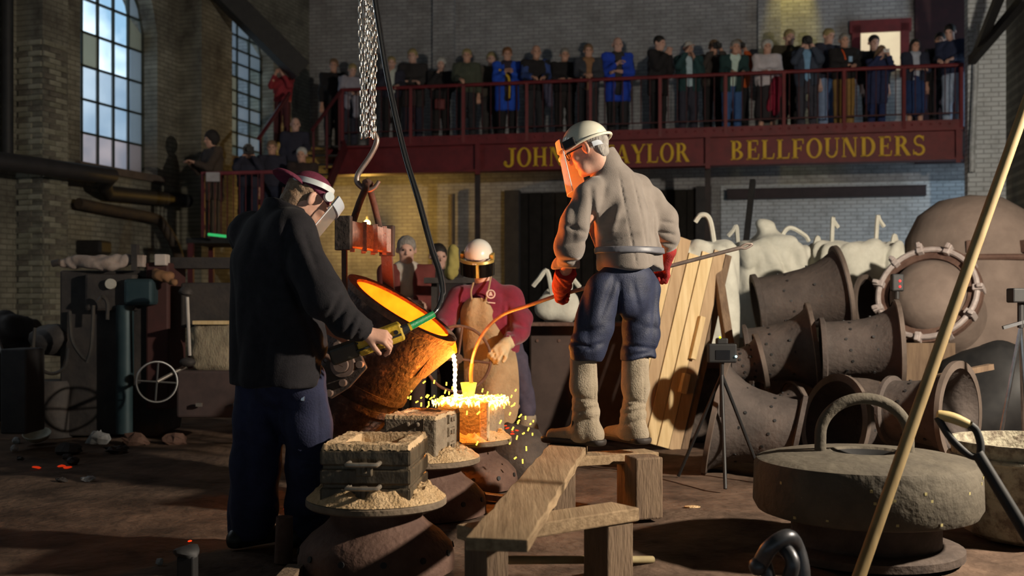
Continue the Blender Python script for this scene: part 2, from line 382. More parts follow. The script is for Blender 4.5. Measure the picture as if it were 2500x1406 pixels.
def head(S, c, hf, hu, sc=1., ears=True):
    c = Vector(c); hr, hf, hu = frame(hf, hu); A = (hr, hf, hu); g = lambda r, f, u: c+hr*(r*sc)+hf*(f*sc)+hu*(u*sc)
    S.ell(g(0, -.012, .028), (.077*sc, .097*sc, .092*sc), A, .02*sc).ell(g(0, .022, -.035), (.060*sc, .076*sc, .088*sc), A, .03*sc)
    S.cap(g(-.03, .045, -.085), g(.03, .045, -.085), .03*sc, None, .03*sc).cap(g(0, .07, -.098), g(0, .075, -.1), .022*sc, None, .02*sc)
    S.cap(g(0, .092, .012), g(0, .116, -.022), .008*sc, .014*sc, .012*sc)
    S.cap(g(-.034, .083, .03), g(.034, .083, .03), .011*sc, None, .014*sc)
    S.cap(g(-.018, .088, -.06), g(.018, .088, -.06), .009*sc, None, .008*sc)
    for q in (-1, 1):
        S.ell(g(q*.032, .098, .01), (.017*sc, .014*sc, .011*sc), A, .012*sc, cut=True)
        S.ell(g(q*.045, .065, -.025), (.022*sc, .022*sc, .02*sc), A, .02*sc)
        if ears: S.ell(g(q*.084, -.014, -.010), (.012*sc, .023*sc, .036*sc), (hr*1.0+hf*.45*q, hf-hr*.45*q, hu), .004*sc); S.ell(g(q*.097, -.004, -.006), (.008*sc, .012*sc, .022*sc), A, .004*sc, cut=True)
    return S
# ================================================================ the hall
B_IN = brickmat('painted_brick', (.30, .29, .23), (.23, .22, .17), (.15, .14, .11), (.055, .048, .04), dscale=.9)
B_BACK = brickmat('gallery_brick', (.40, .40, .41), (.32, .32, .33), (.22, .22, .23), (.15, .14, .14), dscale=1.4, dpos=(.46, .74))
B_WHITE = brickmat('limewashed_brick', (.68, .72, .75), (.60, .64, .67), (.36, .38, .4), (.22, .22, .22), dscale=1.3, dpos=(.5, .78))
m_soil = mat('foundry_soil', (.055, .036, .026), (.16, .105, .075), .95, scale=2.6, bump=.9, bscale=16, detail=9, pos=(.36, .66), spec=.15)
m_ceil = mat('sooty_boards', (.03, .028, .026), (.055, .05, .045), .9, scale=2, stretch=(1, 8, 1))
m_dark = mat('black_paint', (.012, .012, .013), (.022, .021, .021), .6, scale=9)
m_red = mat('girder_red', (.17, .018, .022), (.11, .012, .016), .55, scale=5, bump=.1)
m_gold = mat('letter_yellow', (.72, .46, .02), (.62, .38, .015), .6)
m_steel = mat('steel', (.45, .46, .48), (.3, .3, .32), .3, 1., scale=12)
m_frame = mat('window_iron', (.02, .028, .02), (.035, .04, .03), .6)

gx = np.linspace(-9, 11, 150); gy = np.linspace(.4, 25, 190); XX, YY = np.meshgrid(gx, gy, indexing='ij')
ZZ = .012*np.sin(XX*3.1+np.sin(YY*2.3))*np.sin(YY*2.7+1)+.008*np.sin(XX*7.7+YY*3)*np.sin(YY*8.1-XX*2)+.005*np.sin(XX*17+2*np.sin(YY*9))*np.sin(YY*15)
ZZ = ZZ-.012
V = np.stack([XX, YY, ZZ], -1).reshape(-1, 3); ii = np.arange(150*190).reshape(150, 190)
Q = np.stack([ii[:-1, :-1], ii[1:, :-1], ii[1:, 1:], ii[:-1, 1:]], -1).reshape(-1, 4)
fo = bpy.data.objects.new('floor', np_mesh('floor', V, Q)); COL.objects.link(fo); fo.data.materials.append(m_soil); ORG['floor'] = Vector((0, 0, 0))
tag(fo, 'brown trodden earth floor of the foundry', kind='structure')

def local_obj(name, g, m, origin, ang, label=None, kind='structure', parent=None, smooth=False):
    me = bpy.data.meshes.new(name); me.from_pydata([tuple(v) for v in g.v], [], g.f); me.materials.append(m); me.update()
    o = bpy.data.objects.new(name, me); COL.objects.link(o); o.location = origin; o.rotation_euler = (0, 0, ang)
    if parent: o.parent = parent
    ORG[o.name] = Vector(origin); return tag(o, label, kind=kind)
HT = 9.2
# left wall: line x = -12 + .335 y ; local X runs away from the camera
LW = math.hypot(1, .335); LD = Vector((.335/LW, 1/LW, 0)); LN = Vector((LD.y, -LD.x, 0)); L0 = Vector((-12, 0, 0)); LA = math.atan2(LD.y, LD.x)
def lwp(s, z=0, off=0): return L0+LD*s+LN*off+Vector((0, 0, z))
def s_of(px):
    d = 12/(.335-(px-1250)/F); return d*LW
def s_at(px, off):
    k = (px-1250)/F; return (k*LN.y*off-L0.x-LN.x*off)/(LD.x-k*LD.y)
def dep_at(s, px):
    k = (px-1250)/F; return (s*(LD.x-k*LD.y)+L0.x)/(k*LN.y-LN.x)
W1 = (s_at(196, 0), s_at(384, 0), 3.36, 5.75, .95); W2 = (s_at(548, 0), s_at(668, 0), 4.0, 6.2, .6)
g = M(); T = .55
def wallbox(g, a, b, z0, z1): g.box(((a+b)/2, T/2, (z0+z1)/2), (b-a, T, z1-z0))
def arched(g, a, b, zs, zp, rise, N=14):
    wallbox(g, a, b, 0, zs)
    for i in range(N):
        u0, u1 = a+(b-a)*i/N, a+(b-a)*(i+1)/N
        h = lambda u: zp+rise*math.sqrt(max(0, 1-((u-(a+b)/2)/((b-a)/2))**2))
        z0, z1 = h(u0), h(u1)
        g.hexa([(u0, 0, z0), (u1, 0, z1), (u1, T, z1), (u0, T, z0)], [(u0, 0, HT), (u1, 0, HT), (u1, T, HT), (u0, T, HT)])
wallbox(g, 0, W1[0], 0, HT); arched(g, *W1); wallbox(g, W1[1], W2[0], 0, HT); arched(g, *W2); wallbox(g, W2[1], 25.2, 0, HT)
local_obj('wall_left', g, B_IN, L0, LA, 'dingy painted brick wall with tall arched windows')
# pilasters with single proud bricks
brk = M().box((0, 0, 0), (.215, .03, .066)); bme = bpy.data.meshes.new('brick'); bme.from_pydata([tuple(v) for v in brk.v], [], brk.f)
bcols = [mat('brick_cream', (.30, .29, .23), (.22, .21, .16), .9, scale=9, bump=.3), mat('brick_soot', (.10, .09, .075), (.17, .155, .125), .9, scale=9, bump=.3), mat('brick_olive', (.24, .235, .18), (.16, .15, .11), .9, scale=7, bump=.3)]
bmes = []
for bm_ in bcols: q = bme.copy(); q.materials.append(bm_); bmes.append(q)
def pilaster(s0, s1, dep, name, label, bricks=None):
    g = M(); g.box(((s0+s1)/2, -dep/2, HT/2), (s1-s0, dep, HT)); o = local_obj(name, g, B_IN, L0, LA, label)
    if bricks:
        z0, z1 = bricks; r = 0; z = z0
        qr = Matrix.Rotation(LA, 4, 'Z').to_quaternion(); qs = Matrix.Rotation(LA+math.pi/2, 4, 'Z').to_quaternion()
        while z < z1:
            n = max(1, int((s1-s0)/.225)); off = .11 if r % 2 else 0
            for i in range(n):                          # face towards the hall
                c = s0+.112+off+i*.225
                if c+.11 > s1: continue
                b = bpy.data.objects.new('brick', random.choice(bmes)); COL.objects.link(b); b.parent = o; b.location = (c, -dep-.006-random.random()*.006, z); ORG[b.name] = L0
            for i in range(2 if dep > .4 else 1):        # return face towards the camera
                c = -.112-off*.5-i*.225
                if c-.11 < -dep: continue
                b = bpy.data.objects.new('brick', random.choice(bmes)); COL.objects.link(b); b.parent = o; b.location = (s0-.006-random.random()*.006, c, z); b.rotation_euler = (0, 0, math.pi/2); ORG[b.name] = L0
            z += .077; r += 1
    return o
PD1 = dep_at(s_at(40, 0), 104); PD2 = dep_at(s_at(438, 0), 492)
pilaster(s_at(40, 0), s_at(166, PD1), PD1, 'trim_1', 'broad brick pilaster left of the tall window', (1.0, 4.9))
pilaster(s_at(438, 0), s_at(567, PD2), PD2, 'trim_2', 'brick pilaster between the two arched windows')
def window(name, W, cols, rows, zlabel, tints):
    a, b, zs, zp, rise = W; root = empty(name, L0, zlabel, kind='structure'); root.rotation_euler = (0, 0, LA)
    yy = .30; top = lambda u: zp+rise*math.sqrt(max(0, 1-((u-(a+b)/2)/((b-a)/2))**2))
    fr = M(); pts = [Vector((a, yy, zs))]+[Vector((a+(b-a)*i/20, yy, top(a+(b-a)*i/20))) for i in range(21)]+[Vector((b, yy, zs))]
    fr.tube(pts, .035, 6); fr.box(((a+b)/2, yy, zs+.02), (b-a, .08, .05))
    def part(gg, nm, m):
        me = bpy.data.meshes.new(nm); me.from_pydata([tuple(v) for v in gg.v], [], gg.f); me.materials.append(m); me.update()
        o = bpy.data.objects.new(nm, me); COL.objects.link(o); o.parent = root; ORG[o.name] = L0; return o
    part(fr, 'window_frame', m_frame)
    for i in range(1, cols): u = a+(b-a)*i/cols; part(M().box((u, yy, (zs+top(u))/2), (.028, .05, top(u)-zs)), 'glazing_bar', m_frame)
    for j in range(1, rows+1):
        z = zs+(zp+rise-zs)*j/(rows+.35)
        hw = (b-a)/2 if z <= zp else (b-a)/2*math.sqrt(max(0, 1-((z-zp)/rise)**2))
        if hw > .1: part(M().box(((a+b)/2, yy, z), (hw*2, .05, .03)), 'glazing_bar', m_frame)
    for i in range(cols):
        for j in range(rows+1):
            u0, u1 = a+(b-a)*i/cols, a+(b-a)*(i+1)/cols; z0 = zs+(zp+rise-zs)*j/(rows+.35); z1 = min(zs+(zp+rise-zs)*(j+1)/(rows+.35), zp+rise)
            t0, t1 = min(z1, max(z0, top(u0))), min(z1, max(z0, top(u1)))
            if t0-z0+t1-z0 < .05: continue
            q = M().hexa([(u0, yy-.003, z0), (u1, yy-.003, z0), (u1, yy+.003, z0), (u0, yy+.003, z0)], [(u0, yy-.003, t0), (u1, yy-.003, t1), (u1, yy+.003, t1), (u0, yy+.003, t0)])
            part(q, 'pane', tints((i, j)))
    sl = M().box(((a+b)/2, .12, zs-.06), (b-a+.2, .42, .12)); part(sl, 'window_sill', mat('sill_stone', (.13, .10, .085), (.09, .07, .06), .9))
gl = [glassmat('pane_clear', (.93, .96, .97), .04), glassmat('pane_frosted', (.72, .76, .80), .03, .25, (.75, .8, .84)), glassmat('pane_pink', (.72, .62, .60), .03, .25, (.8, .7, .68)), glassmat('pane_buff', (.42, .42, .36), .03, .5, (.62, .6, .5))]
random.seed(3)
def tint1(ij):
    i, j = ij
    if j == 0: return gl[2]
    if (i, j) in ((1, 3), (4, 4)): return gl[3]
    if j <= 2: return gl[1]
    return gl[0] if i < 4 else gl[1]
window('window_1', W1, 5, 6, 'tall arched iron window with cloudy sky behind its panes', tint1)
window('window_2', W2, 4, 10, 'smaller arched window with narrow panes beside the gallery stair', lambda ij: gl[3] if ij[0] == 1 and ij[1] < 6 else gl[random.choice([1, 1, 0])])

# back wall
BSL = .195; BW = math.hypot(1, BSL); BD = Vector((1/BW, -BSL/BW, 0)); BN = Vector((-BSL/BW, -1/BW, 0)); BA = math.atan2(BD.y, BD.x)
def BL(px, z=0, off=0., y0=18.8):
    yy = (y0+off)/(1+BSL*(px-1250)/F); return Vector(((px-1250)/F*yy, yy, z))
BY = 22.0
pl = BL(700, 0, 0, BY); g = M(); g.box((7, .25, HT/2), (14+4, .5, HT))
local_obj('wall_back', g, B_BACK, pl, BA, 'grey painted brick wall behind the gallery')
# piers on the back wall, upper storey
for k, (p0, p1, lab) in enumerate(((1850, 1905, 'brick pier under the yellow light on the gallery wall'), (1060, 1112, 'narrow pier catching yellow light behind the left spectators'))):
    a, b = BL(p0, 0, 0, BY), BL(p1, 0, 0, BY); g = M(); g.box(((b-a).length/2, -.06, 6.6), ((b-a).length, .12, 5.2)); local_obj('trim_%d' % (3+k), g, B_BACK, a, BA, lab)
# lower wall: drain pipe, pale pier, black boards for the unlit opening
a = BL(1108, 0, 0, BY)+BN*.12
M().cyl(a, a+Vector((0, 0, 3.5)), .055, n=10).obj('drain_pipe', mat('pipe_brown', (.12, .10, .085), (.085, .07, .06), .6), label='brown vertical drain pipe on the wall under the gallery', cat='pipe')
dr = empty('unlit_opening', BL(1485, 0, 0, BY)+BN*.02, 'black boarded panel standing for the unlit opening under the gallery', kind='structure')  # dark void under the gallery, its shade painted as black boards
for i in range(14):
    q0, q1 = BL(1262+i*32, 0, 0, BY), BL(1262+(i+1)*32-3, 0, 0, BY); M().box((q0+q1)/2+BN*.06+Vector((0, 0, 1.75)), ((q1-q0).length, .06, 3.5), Matrix.Rotation(BA, 3, 'Z')).obj('plank', mat('opening_black', (.02, .018, .017), (.03, .027, .025), .9, spec=.2), dr)
a, b = BL(1262, 0, 0, BY), BL(1710, 0, 0, BY); M().box((a+b)/2+BN*.02+Vector((0, 0, 1.75)), ((b-a).length, .03, 3.5), Matrix.Rotation(BA, 3, 'Z')).obj('black_backing', MATS['opening_black'], dr)
for px in (1255, 1718): M().box(BL(px, 1.77, 0, BY)+BN*.12, (.3, .3, 3.54), Matrix.Rotation(BA, 3, 'Z')).obj('opening_post', mat('post_grey', (.06, .055, .055), (.04, .038, .04), .8), dr)
# white lower panel right of the unlit opening (limewashed)
a, b = BL(1760, 0, 0, BY), BL(2420, 0, 0, BY); g = M(); g.box(((b-a).length/2, -.03, 1.78), ((b-a).length, .06, 3.56)); local_obj('trim_5', g, B_WHITE, a, BA, 'limewashed brickwork under the gallery beam')
# horizontal steel joist under the gallery on the right
a, b = BL(1775, 3.36, -.3, BY), BL(2260, 3.36, -.3, BY); M().bar(a, b, .14, .16).bar(a+Vector((0, 0, .09)), b+Vector((0, 0, .09)), .24, .02).bar(a-Vector((0, 0, .09)), b-Vector((0, 0, .09)), .24, .02).obj('steel_joist', mat('joist', (.05, .035, .04), (.035, .025, .03), .7), label='dark steel joist running below the lettered girder', cat='beam')
# right side: pier and wall
PR = BL(2420, 0, 0, 18.45); g = M(); g.box((0, .12, HT/2), (.70, .24, HT)); local_obj('trim_6', g, B_WHITE, PR, BA, 'whitewashed wall pier beside the end of the gallery')
rw = BL(2462, 0, 0, 18.3); g = M(); g.box((.25, -8.5, HT/2), (.5, 18.2, HT)); local_obj('wall_right', g, B_IN, rw, BA, 'rough dark wall on the right of the hall')
g = M(); g.box((0, 0, HT/2), (22, .5, HT)); local_obj('wall_front', g, B_IN, (0, -4.5, 0), 0, 'wall behind the camera')
g = M(); g.box((1, 9.5, HT+.1), (26, 30, .2)); local_obj('ceiling', g, m_ceil, (0, 0, 0), 0, 'sooty boarded ceiling')
g = M(); g.box((-10.8, -2.3, HT/2), (2.6, 4.6, HT)); g.box((6.5, -2.5, HT/2), (1.0, 5, HT)); local_obj('trim_7', g, B_IN, (0, 0, 0), 0, 'corner brickwork behind the camera')
a = P(2352, 195, 17.4); b = P(2356, 250, 17.4); M().tube(cr([P(2384, 60, 16.85), P(2382, 190, 16.85), P(2379, 260, 16.85), P(2376, 330, 16.85), P(2374, 372, 16.85), P(2374, 420, 16.85)]), .045, 8).obj('downpipe', mat('white_pipe', (.6, .63, .66), (.3, .32, .33), .5), smooth=True, label='whitewashed downpipe on the pier by the railing end', cat='pipe')
for pa, pb, lab in (((2372, 148), (2505, -8), 'long black crane jib strut slanting past the right pier'), ((2384, 132), (2445, -20), 'short black crane strut meeting the jib at the railing end')):
    M().bar(P(*pa, 16.6), P(*pb, 14.2), .11, .13).obj('crane_strut', m_dark, label=lab, cat='beam')
# duct and pipes on the left wall
g = M(); g.tube([lwp(14.4, 3.02, .8), lwp(s_of(70), 3.06, .8), lwp(s_of(160), 3.08, .82), lwp(s_of(185), 3.0, .5), lwp(s_of(240), 2.92, .16), lwp(s_of(450), 3.0, .16)], .12, 10)
g.obj('wall_duct', mat('duct', (.03, .028, .032), (.02, .02, .022), .6), smooth=True, label='thick dark duct running below the arched windows', cat='duct')
g = M(); g.tube(cr([lwp(s_of(165), 2.7, .2), lwp(s_of(250), 2.66, .2), lwp(s_of(345), 2.62, .22), lwp(s_of(362), 2.5, .3), lwp(s_of(380), 2.15, .4), lwp(s_of(395), 1.75, .4)]), .085, 10)
g.obj('bent_pipe', mat('pipe_rust', (.08, .055, .035), (.045, .035, .03), .7), smooth=True, label='rusty pipe bending down under the wall duct', cat='pipe')
M().cyl(lwp(s_at(18, .12), 3.2, .12), lwp(s_at(18, .12), 8.5, .12), .08, n=10).obj('rain_pipe', m_dark, label='black vertical pipe left of the brick pilaster', cat='pipe', smooth=True)
# dark truss members overhead
M().bar(P(500, -60, 18.3), P(735, 175, 18.9), .4, .34).obj('truss_brace', m_dark, label='black roof brace slanting above the smaller window', cat='beam')
# lit office window behind the gallery
wn = empty('window_3', BL(2146, 5.4, 0, BY), 'lit office window with a dark red frame behind the gallery', kind='structure')
R3 = Matrix.Rotation(BA, 3, 'Z'); c = BL(2146, 0, 0, BY)
zt, zb = CH+(HOR-84)/F*c.y, CH+(HOR-175)/F*c.y; hw = 46/F*c.y
M().box(c+BN*.14+Vector((0, 0, (zt+zb)/2)), (hw*2, .02, zt-zb), R3).obj('pane', emat('office_light', (1, .86, .55), .85, (.8, .62, .42), 1.2), wn)
for sx in (-1, 1): M().box(c+BN*.15+BD*sx*(hw+.08)+Vector((0, 0, (zt+zb)/2)), (.16, .12, zt-zb+.3), R3).obj('window_frame', m_red, wn)
M().box(c+BN*.15+Vector((0, 0, zt+.12)), (hw*2+.4, .12, .24), R3).obj('window_frame', m_red, wn)
M().box(BL(2302, 5.9, 0, BY)+BN*.08, (1.05, .1, 4.0), R3).obj('door_2', mat('maroon_panel', (.05, .012, .014), (.03, .008, .01), .7), label='dark maroon panelling beside the lit office window', kind='structure')

# ================================================================ gallery
GF = 4.10
gal = empty('gallery', BL(1600, 3.56), 'dark red iron spectators gallery with yellow lettering on its girder', 'gallery')
def onb(px0, px1, z0, z1, off0, off1):
    g = M(); v = []
    for z in (z0, z1):
        for px, of in ((px0, off0), (px1, off0), (px1, off1), (px0, off1)): v.append(BL(px, z, of))
    return g.hexa(v[:4], v[4:])
onb(795, 2362, 4.02, GF, .02, 3.15).obj('deck', mat('deck_boards', (.03, .026, .025), (.05, .04, .035), .8), gal)
onb(800, 2350, 3.58, 4.06, 0, .04).obj('girder_web', m_red, gal)
onb(798, 2352, 3.55, 3.585, -.12, .16).obj('bottom_flange', m_red, gal); onb(798, 2352, 4.03, 4.065, -.12, .16).obj('top_flange', m_red, gal)
for px in (1166, 1728, 2340, 806): onb(px-6, px+6, 3.5, 4.03, -.11, 0).obj('splice_plate', m_red, gal)
onb(905, 2352, 4.075, 4.21, -.05, -.03).obj('toe_board', m_red, gal)
for i in range(62):
    px = 915+i*23; M().sph(BL(px, 4.145, -.052), (.022, .012, .022), 8).obj('rivet', m_red, gal)
RT = 5.10
M().tube([BL(p, RT, -.03) for p in (832, 1000, 1300, 1700, 2100, 2352)], .032, 8).obj('handrail', m_red, gal, smooth=True)
M().tube([BL(p, 4.32, -.03) for p in (832, 1300, 1800, 2352)], .012, 6).obj('lower_rail', mat('rail_dark', (.07, .012, .014), (.05, .01, .012), .6), gal)
for px in (836, 905, 1003, 1131, 1286, 1441, 1611, 1771, 1913, 2060, 2206, 2346): M().box(BL(px, (4.06+RT)/2, -.03), (.055, .055, RT-4.06)).obj('rail_post', m_red, gal)
bal = M().cyl((0, 0, 4.32-RT), (0, 0, 0), .0085, n=6, cap=False); bl = bpy.data.meshes.new('baluster'); bl.from_pydata([tuple(v) for v in bal.v], [], bal.f); bl.materials.append(MATS['rail_dark'])
px = 850
while px < 2340:
    link_mesh(bl, 'baluster', gal, BL(px, RT, -.03)); px += 20+.003*(px-850)
# lettering
def arc(cx, cy, rx, ry, tx, ty, a0, a1, n=14):
    out = []
    for i in range(n):
        t0, t1 = math.radians(a0+(a1-a0)*i/n), math.radians(a0+(a1-a0)*(i+1)/n)
        out.append([(cx+rx*math.cos(t0), cy+ry*math.sin(t0)), (cx+rx*math.cos(t1), cy+ry*math.sin(t1)), (cx+(rx-tx)*math.cos(t1), cy+(ry-ty)*math.sin(t1)), (cx+(rx-tx)*math.cos(t0), cy+(ry-ty)*math.sin(t0))])
    return out
def rc(x0, y0, x1, y1): return [[(x0, y0), (x1, y0), (x1, y1), (x0, y1)]]
def ser(x0, x1, y, e=.09): return rc(x0-e, y, x1+e, y+.055)
def stem(x0, x1, b=True, t=True, e=.08): return rc(x0, 0, x1, 1)+(ser(x0, x1, 0, e) if b else [])+(ser(x0, x1, .945, e) if t else [])
LET = {
 'J': (.62, rc(.30, .24, .50, 1)+ser(.30, .50, .945, .14)+arc(.16, .24, .34, .27, .20, .11, -175, 0, 10)+arc(-.06, .22, .10, .10, .09, .09, 0, 360, 10)),
 'O': (.92, arc(.46, .5, .46, .52, .19, .07, 0, 360, 28)),
 'H': (.98, stem(.10, .29)+stem(.66, .85)+rc(.28, .47, .68, .54)),
 'N': (.98, stem(.10, .17)+stem(.76, .83, False)+[[(.08, 1), (.32, 1), (.83, 0), (.68, 0)]]),
 'T': (.88, rc(.34, 0, .54, 1)+ser(.34, .54, 0)+rc(.0, .93, .88, 1)+rc(0, .74, .06, 1)+rc(.82, .74, .88, 1)),
 'A': (.96, [[(.06, 0), (.14, 0), (.46, 1), (.40, 1)], [(.36, 1), (.54, 1), (.90, 0), (.66, 0)]]+rc(.22, .28, .70, .35)+ser(.06, .14, 0)+ser(.66, .90, 0, .05)),
 'Y': (.92, [[(.02, 1), (.26, 1), (.56, .48), (.36, .44)], [(.80, 1), (.88, 1), (.54, .46), (.46, .50)]]+rc(.36, 0, .56, .5)+ser(.36, .56, 0)+ser(.04, .24, .945, .05)+ser(.80, .88, .945, .06)),
 'L': (.80, stem(.10, .30)+rc(.1, 0, .74, .07)+[[(.66, .0), (.74, 0), (.78, .3), (.72, .3)]]),
 'R': (.95, stem(.10, .30)+arc(.34, .74, .36, .26, .19, .07, -90, 90)+rc(.28, .93, .36, 1)+rc(.28, .48, .36, .55)+[[(.36, .52), (.56, .52), (.95, .0), (.70, 0)]]),
 'B': (.86, stem(.10, .30)+arc(.34, .75, .33, .25, .18, .07, -90, 90)+arc(.34, .26, .42, .26, .20, .07, -90, 90)+rc(.28, .93, .36, 1)+rc(.28, .46, .36, .54)+rc(.28, 0, .36, .07)),
 'E': (.80, stem(.10, .30)+rc(.1, .93, .70, 1)+rc(.1, 0, .74, .07)+rc(.28, .48, .56, .54)+rc(.64, .74, .70, 1)+rc(.52, .38, .57, .64)+[[(.66, 0), (.74, 0), (.78, .28), (.72, .28)]]),
 'F': (.76, stem(.10, .30)+rc(.1, .93, .70, 1)+rc(.28, .48, .56, .54)+rc(.64, .74, .70, 1)+rc(.52, .38, .57, .64)),
 'U': (.94, rc(.12, .3, .31, 1)+ser(.12, .31, .945)+rc(.74, .3, .81, 1)+ser(.74, .81, .945)+arc(.465, .33, .345, .35, .13, .09, 180, 360)),
 'D': (.94, stem(.10, .30)+arc(.36, .5, .50, .5, .20, .07, -90, 90, 18)+rc(.28, .93, .38, 1)+rc(.28, 0, .38, .07)),
 'S': (.72, arc(.36, .74, .30, .28, .12, .10, 25, 270)+arc(.36, .27, .34, .29, .15, .10, -155, 90)+rc(.58, .72, .63, .98)+rc(.03, .02, .08, .3)),
}
def word(txt, pxa, pxb, zb, h):
    a, b = BL(pxa, zb, -.012), BL(pxb, zb, -.012); tot = sum(LET[c][0]+.10 for c in txt)-.10; L = (b-a).length; sx = L/tot; x = 0
    for c in txt:
        wd, polys = LET[c]; g = M()
        for p in polys: g.prism([(q[0]*sx, q[1]*h) for q in p], a+BD*x, BD, (0, 0, 1), .012)
        g.obj('letter', m_gold, gal); x += (wd+.10)*sx
word('JOHN', 1236, 1378, 3.625, .33); word('TAYLOR', 1468, 1684, 3.635, .325); word('BELLFOUNDERS', 1783, 2259, 3.645, .325)
# brackets under the girder
for px in (1166, 1728): onb(px-7, px+7, 0, 3.56, .2, .4).obj('column', mat('column_dark', (.05, .035, .035), (.03, .025, .025), .7), gal)

# stair flights at the left end of the gallery
m_str = mat('stair_red', (.10, .014, .018), (.06, .01, .014), .6)
st = empty('gallery_stair', (-3.9, 17.0, 0), 'dark red iron stair with landing leading up to the gallery', 'stair')
LZ = 2.2; la = (P(478, 0, 16.6).x, 16.1); lb = (P(700, 0, 16.6).x, 17.3)
M().box(((la[0]+lb[0])/2, 16.7, LZ-.04), (lb[0]-la[0], 1.2, .08)).obj('landing', m_dark, st)
for x in (la[0]+.06, lb[0]-.06):
    for y in (16.15, 17.25): M().box((x, y, LZ/2-.04), (.08, .08, LZ-.08)).obj('leg', m_str, st)
t0 = Vector((P(672, 0, 17.4).x, 17.4, LZ)); t1 = Vector((P(775, 0, 19.2).x, 19.25, GF)); NS = 10
for i in range(NS):
    p = t0.lerp(t1, (i+.5)/NS); M().box(p+Vector((0, 0, .02)), (.95, .26, .035)).obj('tread', m_dark, st)
for sx in (-.5, .5): M().bar(t0+Vector((sx, -.1, -.02)), t1+Vector((sx, 0, -.02)), .04, .22).obj('stringer', m_str, st)
h0 = P(632, 338, 17.3); h1 = P(706, 228, 18.9); M().tube([h0, h1], .035, 8).obj('handrail', mat('glossy_rail', (.12, .02, .024), (.09, .016, .02), .3), st, smooth=True)
h2 = P(762, 318, 17.6); h3 = P(832, 222, 18.7); M().tube([h2, h3], .03, 8).obj('handrail', m_str, st, smooth=True)
for a, b in ((h0, h1), (h2, h3)):
    for t in (.05, .5, .95): q = a.lerp(b, t); M().box(q-Vector((0, 0, .5)), (.035, .035, 1.0)).obj('rail_post', m_str, st)
ra, rb = P(492, 424, 16.05), P(664, 420, 16.05); M().tube([ra, rb, P(690, 428, 16.0), P(770, 500, 15.6)], .03, 8).obj('handrail', mat('rail_red_lit', (.22, .05, .06), (.16, .03, .04), .5), st, smooth=True)  # paler than the stair red: light caught by the rail is in the colour
for px in (496, 640): q = P(px, 424, 16.05); M().box((q.x, q.y, (q.z+LZ)/2), (.05, .05, q.z-LZ)).obj('rail_post', m_str, st)
for i in range(9):
    q = P(510+i*15, 424, 16.05); M().box((q.x, q.y, (q.z+LZ)/2), (.014, .014, q.z-LZ)).obj('baluster', m_str, st)
for i in range(9):                                             # lower flight towards the floor on the right
    M().box((lb[0]+.14+i*.24, 16.55, LZ-.22*(i+1)), (.26, .9, .035)).obj('tread', m_dark, st)
for y in (16.08, 17.02): M().bar((lb[0], y, LZ-.08), (lb[0]+2.35, y, .08), .04, .2).obj('stringer', m_str, st)
M().tube([P(508, 572, 15.6), P(552, 577, 15.6)], .02, 8).obj('glow_tube', emat('green_glow', (.05, .9, .25), .5), label='short green glowing strip below the stair landing', cat='light')
# bare bulb glowing on the wall below the gallery
bp = P(896, 545, 21.6); bu = empty('bare_bulb', bp+Vector((0, 0, -.1)), 'glowing bare bulb hanging behind the ladle beam', 'bulb')
M().sph(bp, .062, 14).obj('glass', emat('bulb_glow', (1, .72, .22), 14), bu, smooth=True)
M().cyl(bp+Vector((0, 0, .05)), bp+Vector((0, 0, .14)), .025, n=10).obj('socket', m_dark, bu); M().cyl(bp+Vector((0, 0, .14)), bp+Vector((0, 0, 1.15)), .006, n=6).obj('flex', m_dark, bu)
point('bulb_light', bp+BN*.12, 90, (1, .55, .10), .06)
# ================================================================ casting pit
m_iron = mat('cast_iron', (.055, .042, .036), (.10, .075, .062), .75, .3, scale=7, bump=.4, bscale=30)
m_rust = mat('rusty_iron', (.10, .055, .042), (.17, .10, .075), .8, .25, scale=6, bump=.4, bscale=34)
m_sand = mat('moulding_sand', (.50, .335, .175), (.66, .465, .27), .98, scale=14, bump=.9, bscale=70, spec=.1)
m_sandg = mat('dried_sand', (.50, .345, .195), (.64, .46, .28), .98, scale=10, bump=.5, bscale=60, spec=.1)
m_flask = mat('flask_iron', (.065, .050, .034), (.15, .118, .08), .5, .4, scale=9, bump=.5, bscale=26, stretch=(1, 1, .6))
m_flask2 = mat('flask_dusty', (.20, .155, .11), (.30, .24, .17), .9, .0, scale=11, bump=.6, bscale=50)
m_wood = mat('rough_plank', (.20, .13, .07), (.36, .25, .145), .9, scale=3.0, bump=.25, bscale=7, stretch=(11, .7, 11))
m_woodd = mat('dark_timber', (.13, .085, .055), (.20, .135, .085), .9, scale=4, bump=.5, bscale=14, stretch=(6, 6, 1))
m_woodp = mat('pale_board', (.55, .40, .20), (.68, .52, .29), .75, scale=3, bump=.2, stretch=(9, 9, .8))
GLOW = emat('molten_white', (1, .62, .13), 26, (1, .42, .05), 26)
GLOW2 = emat('molten_orange', (1, .30, .015), 5.5, (1, .12, .006), 9)

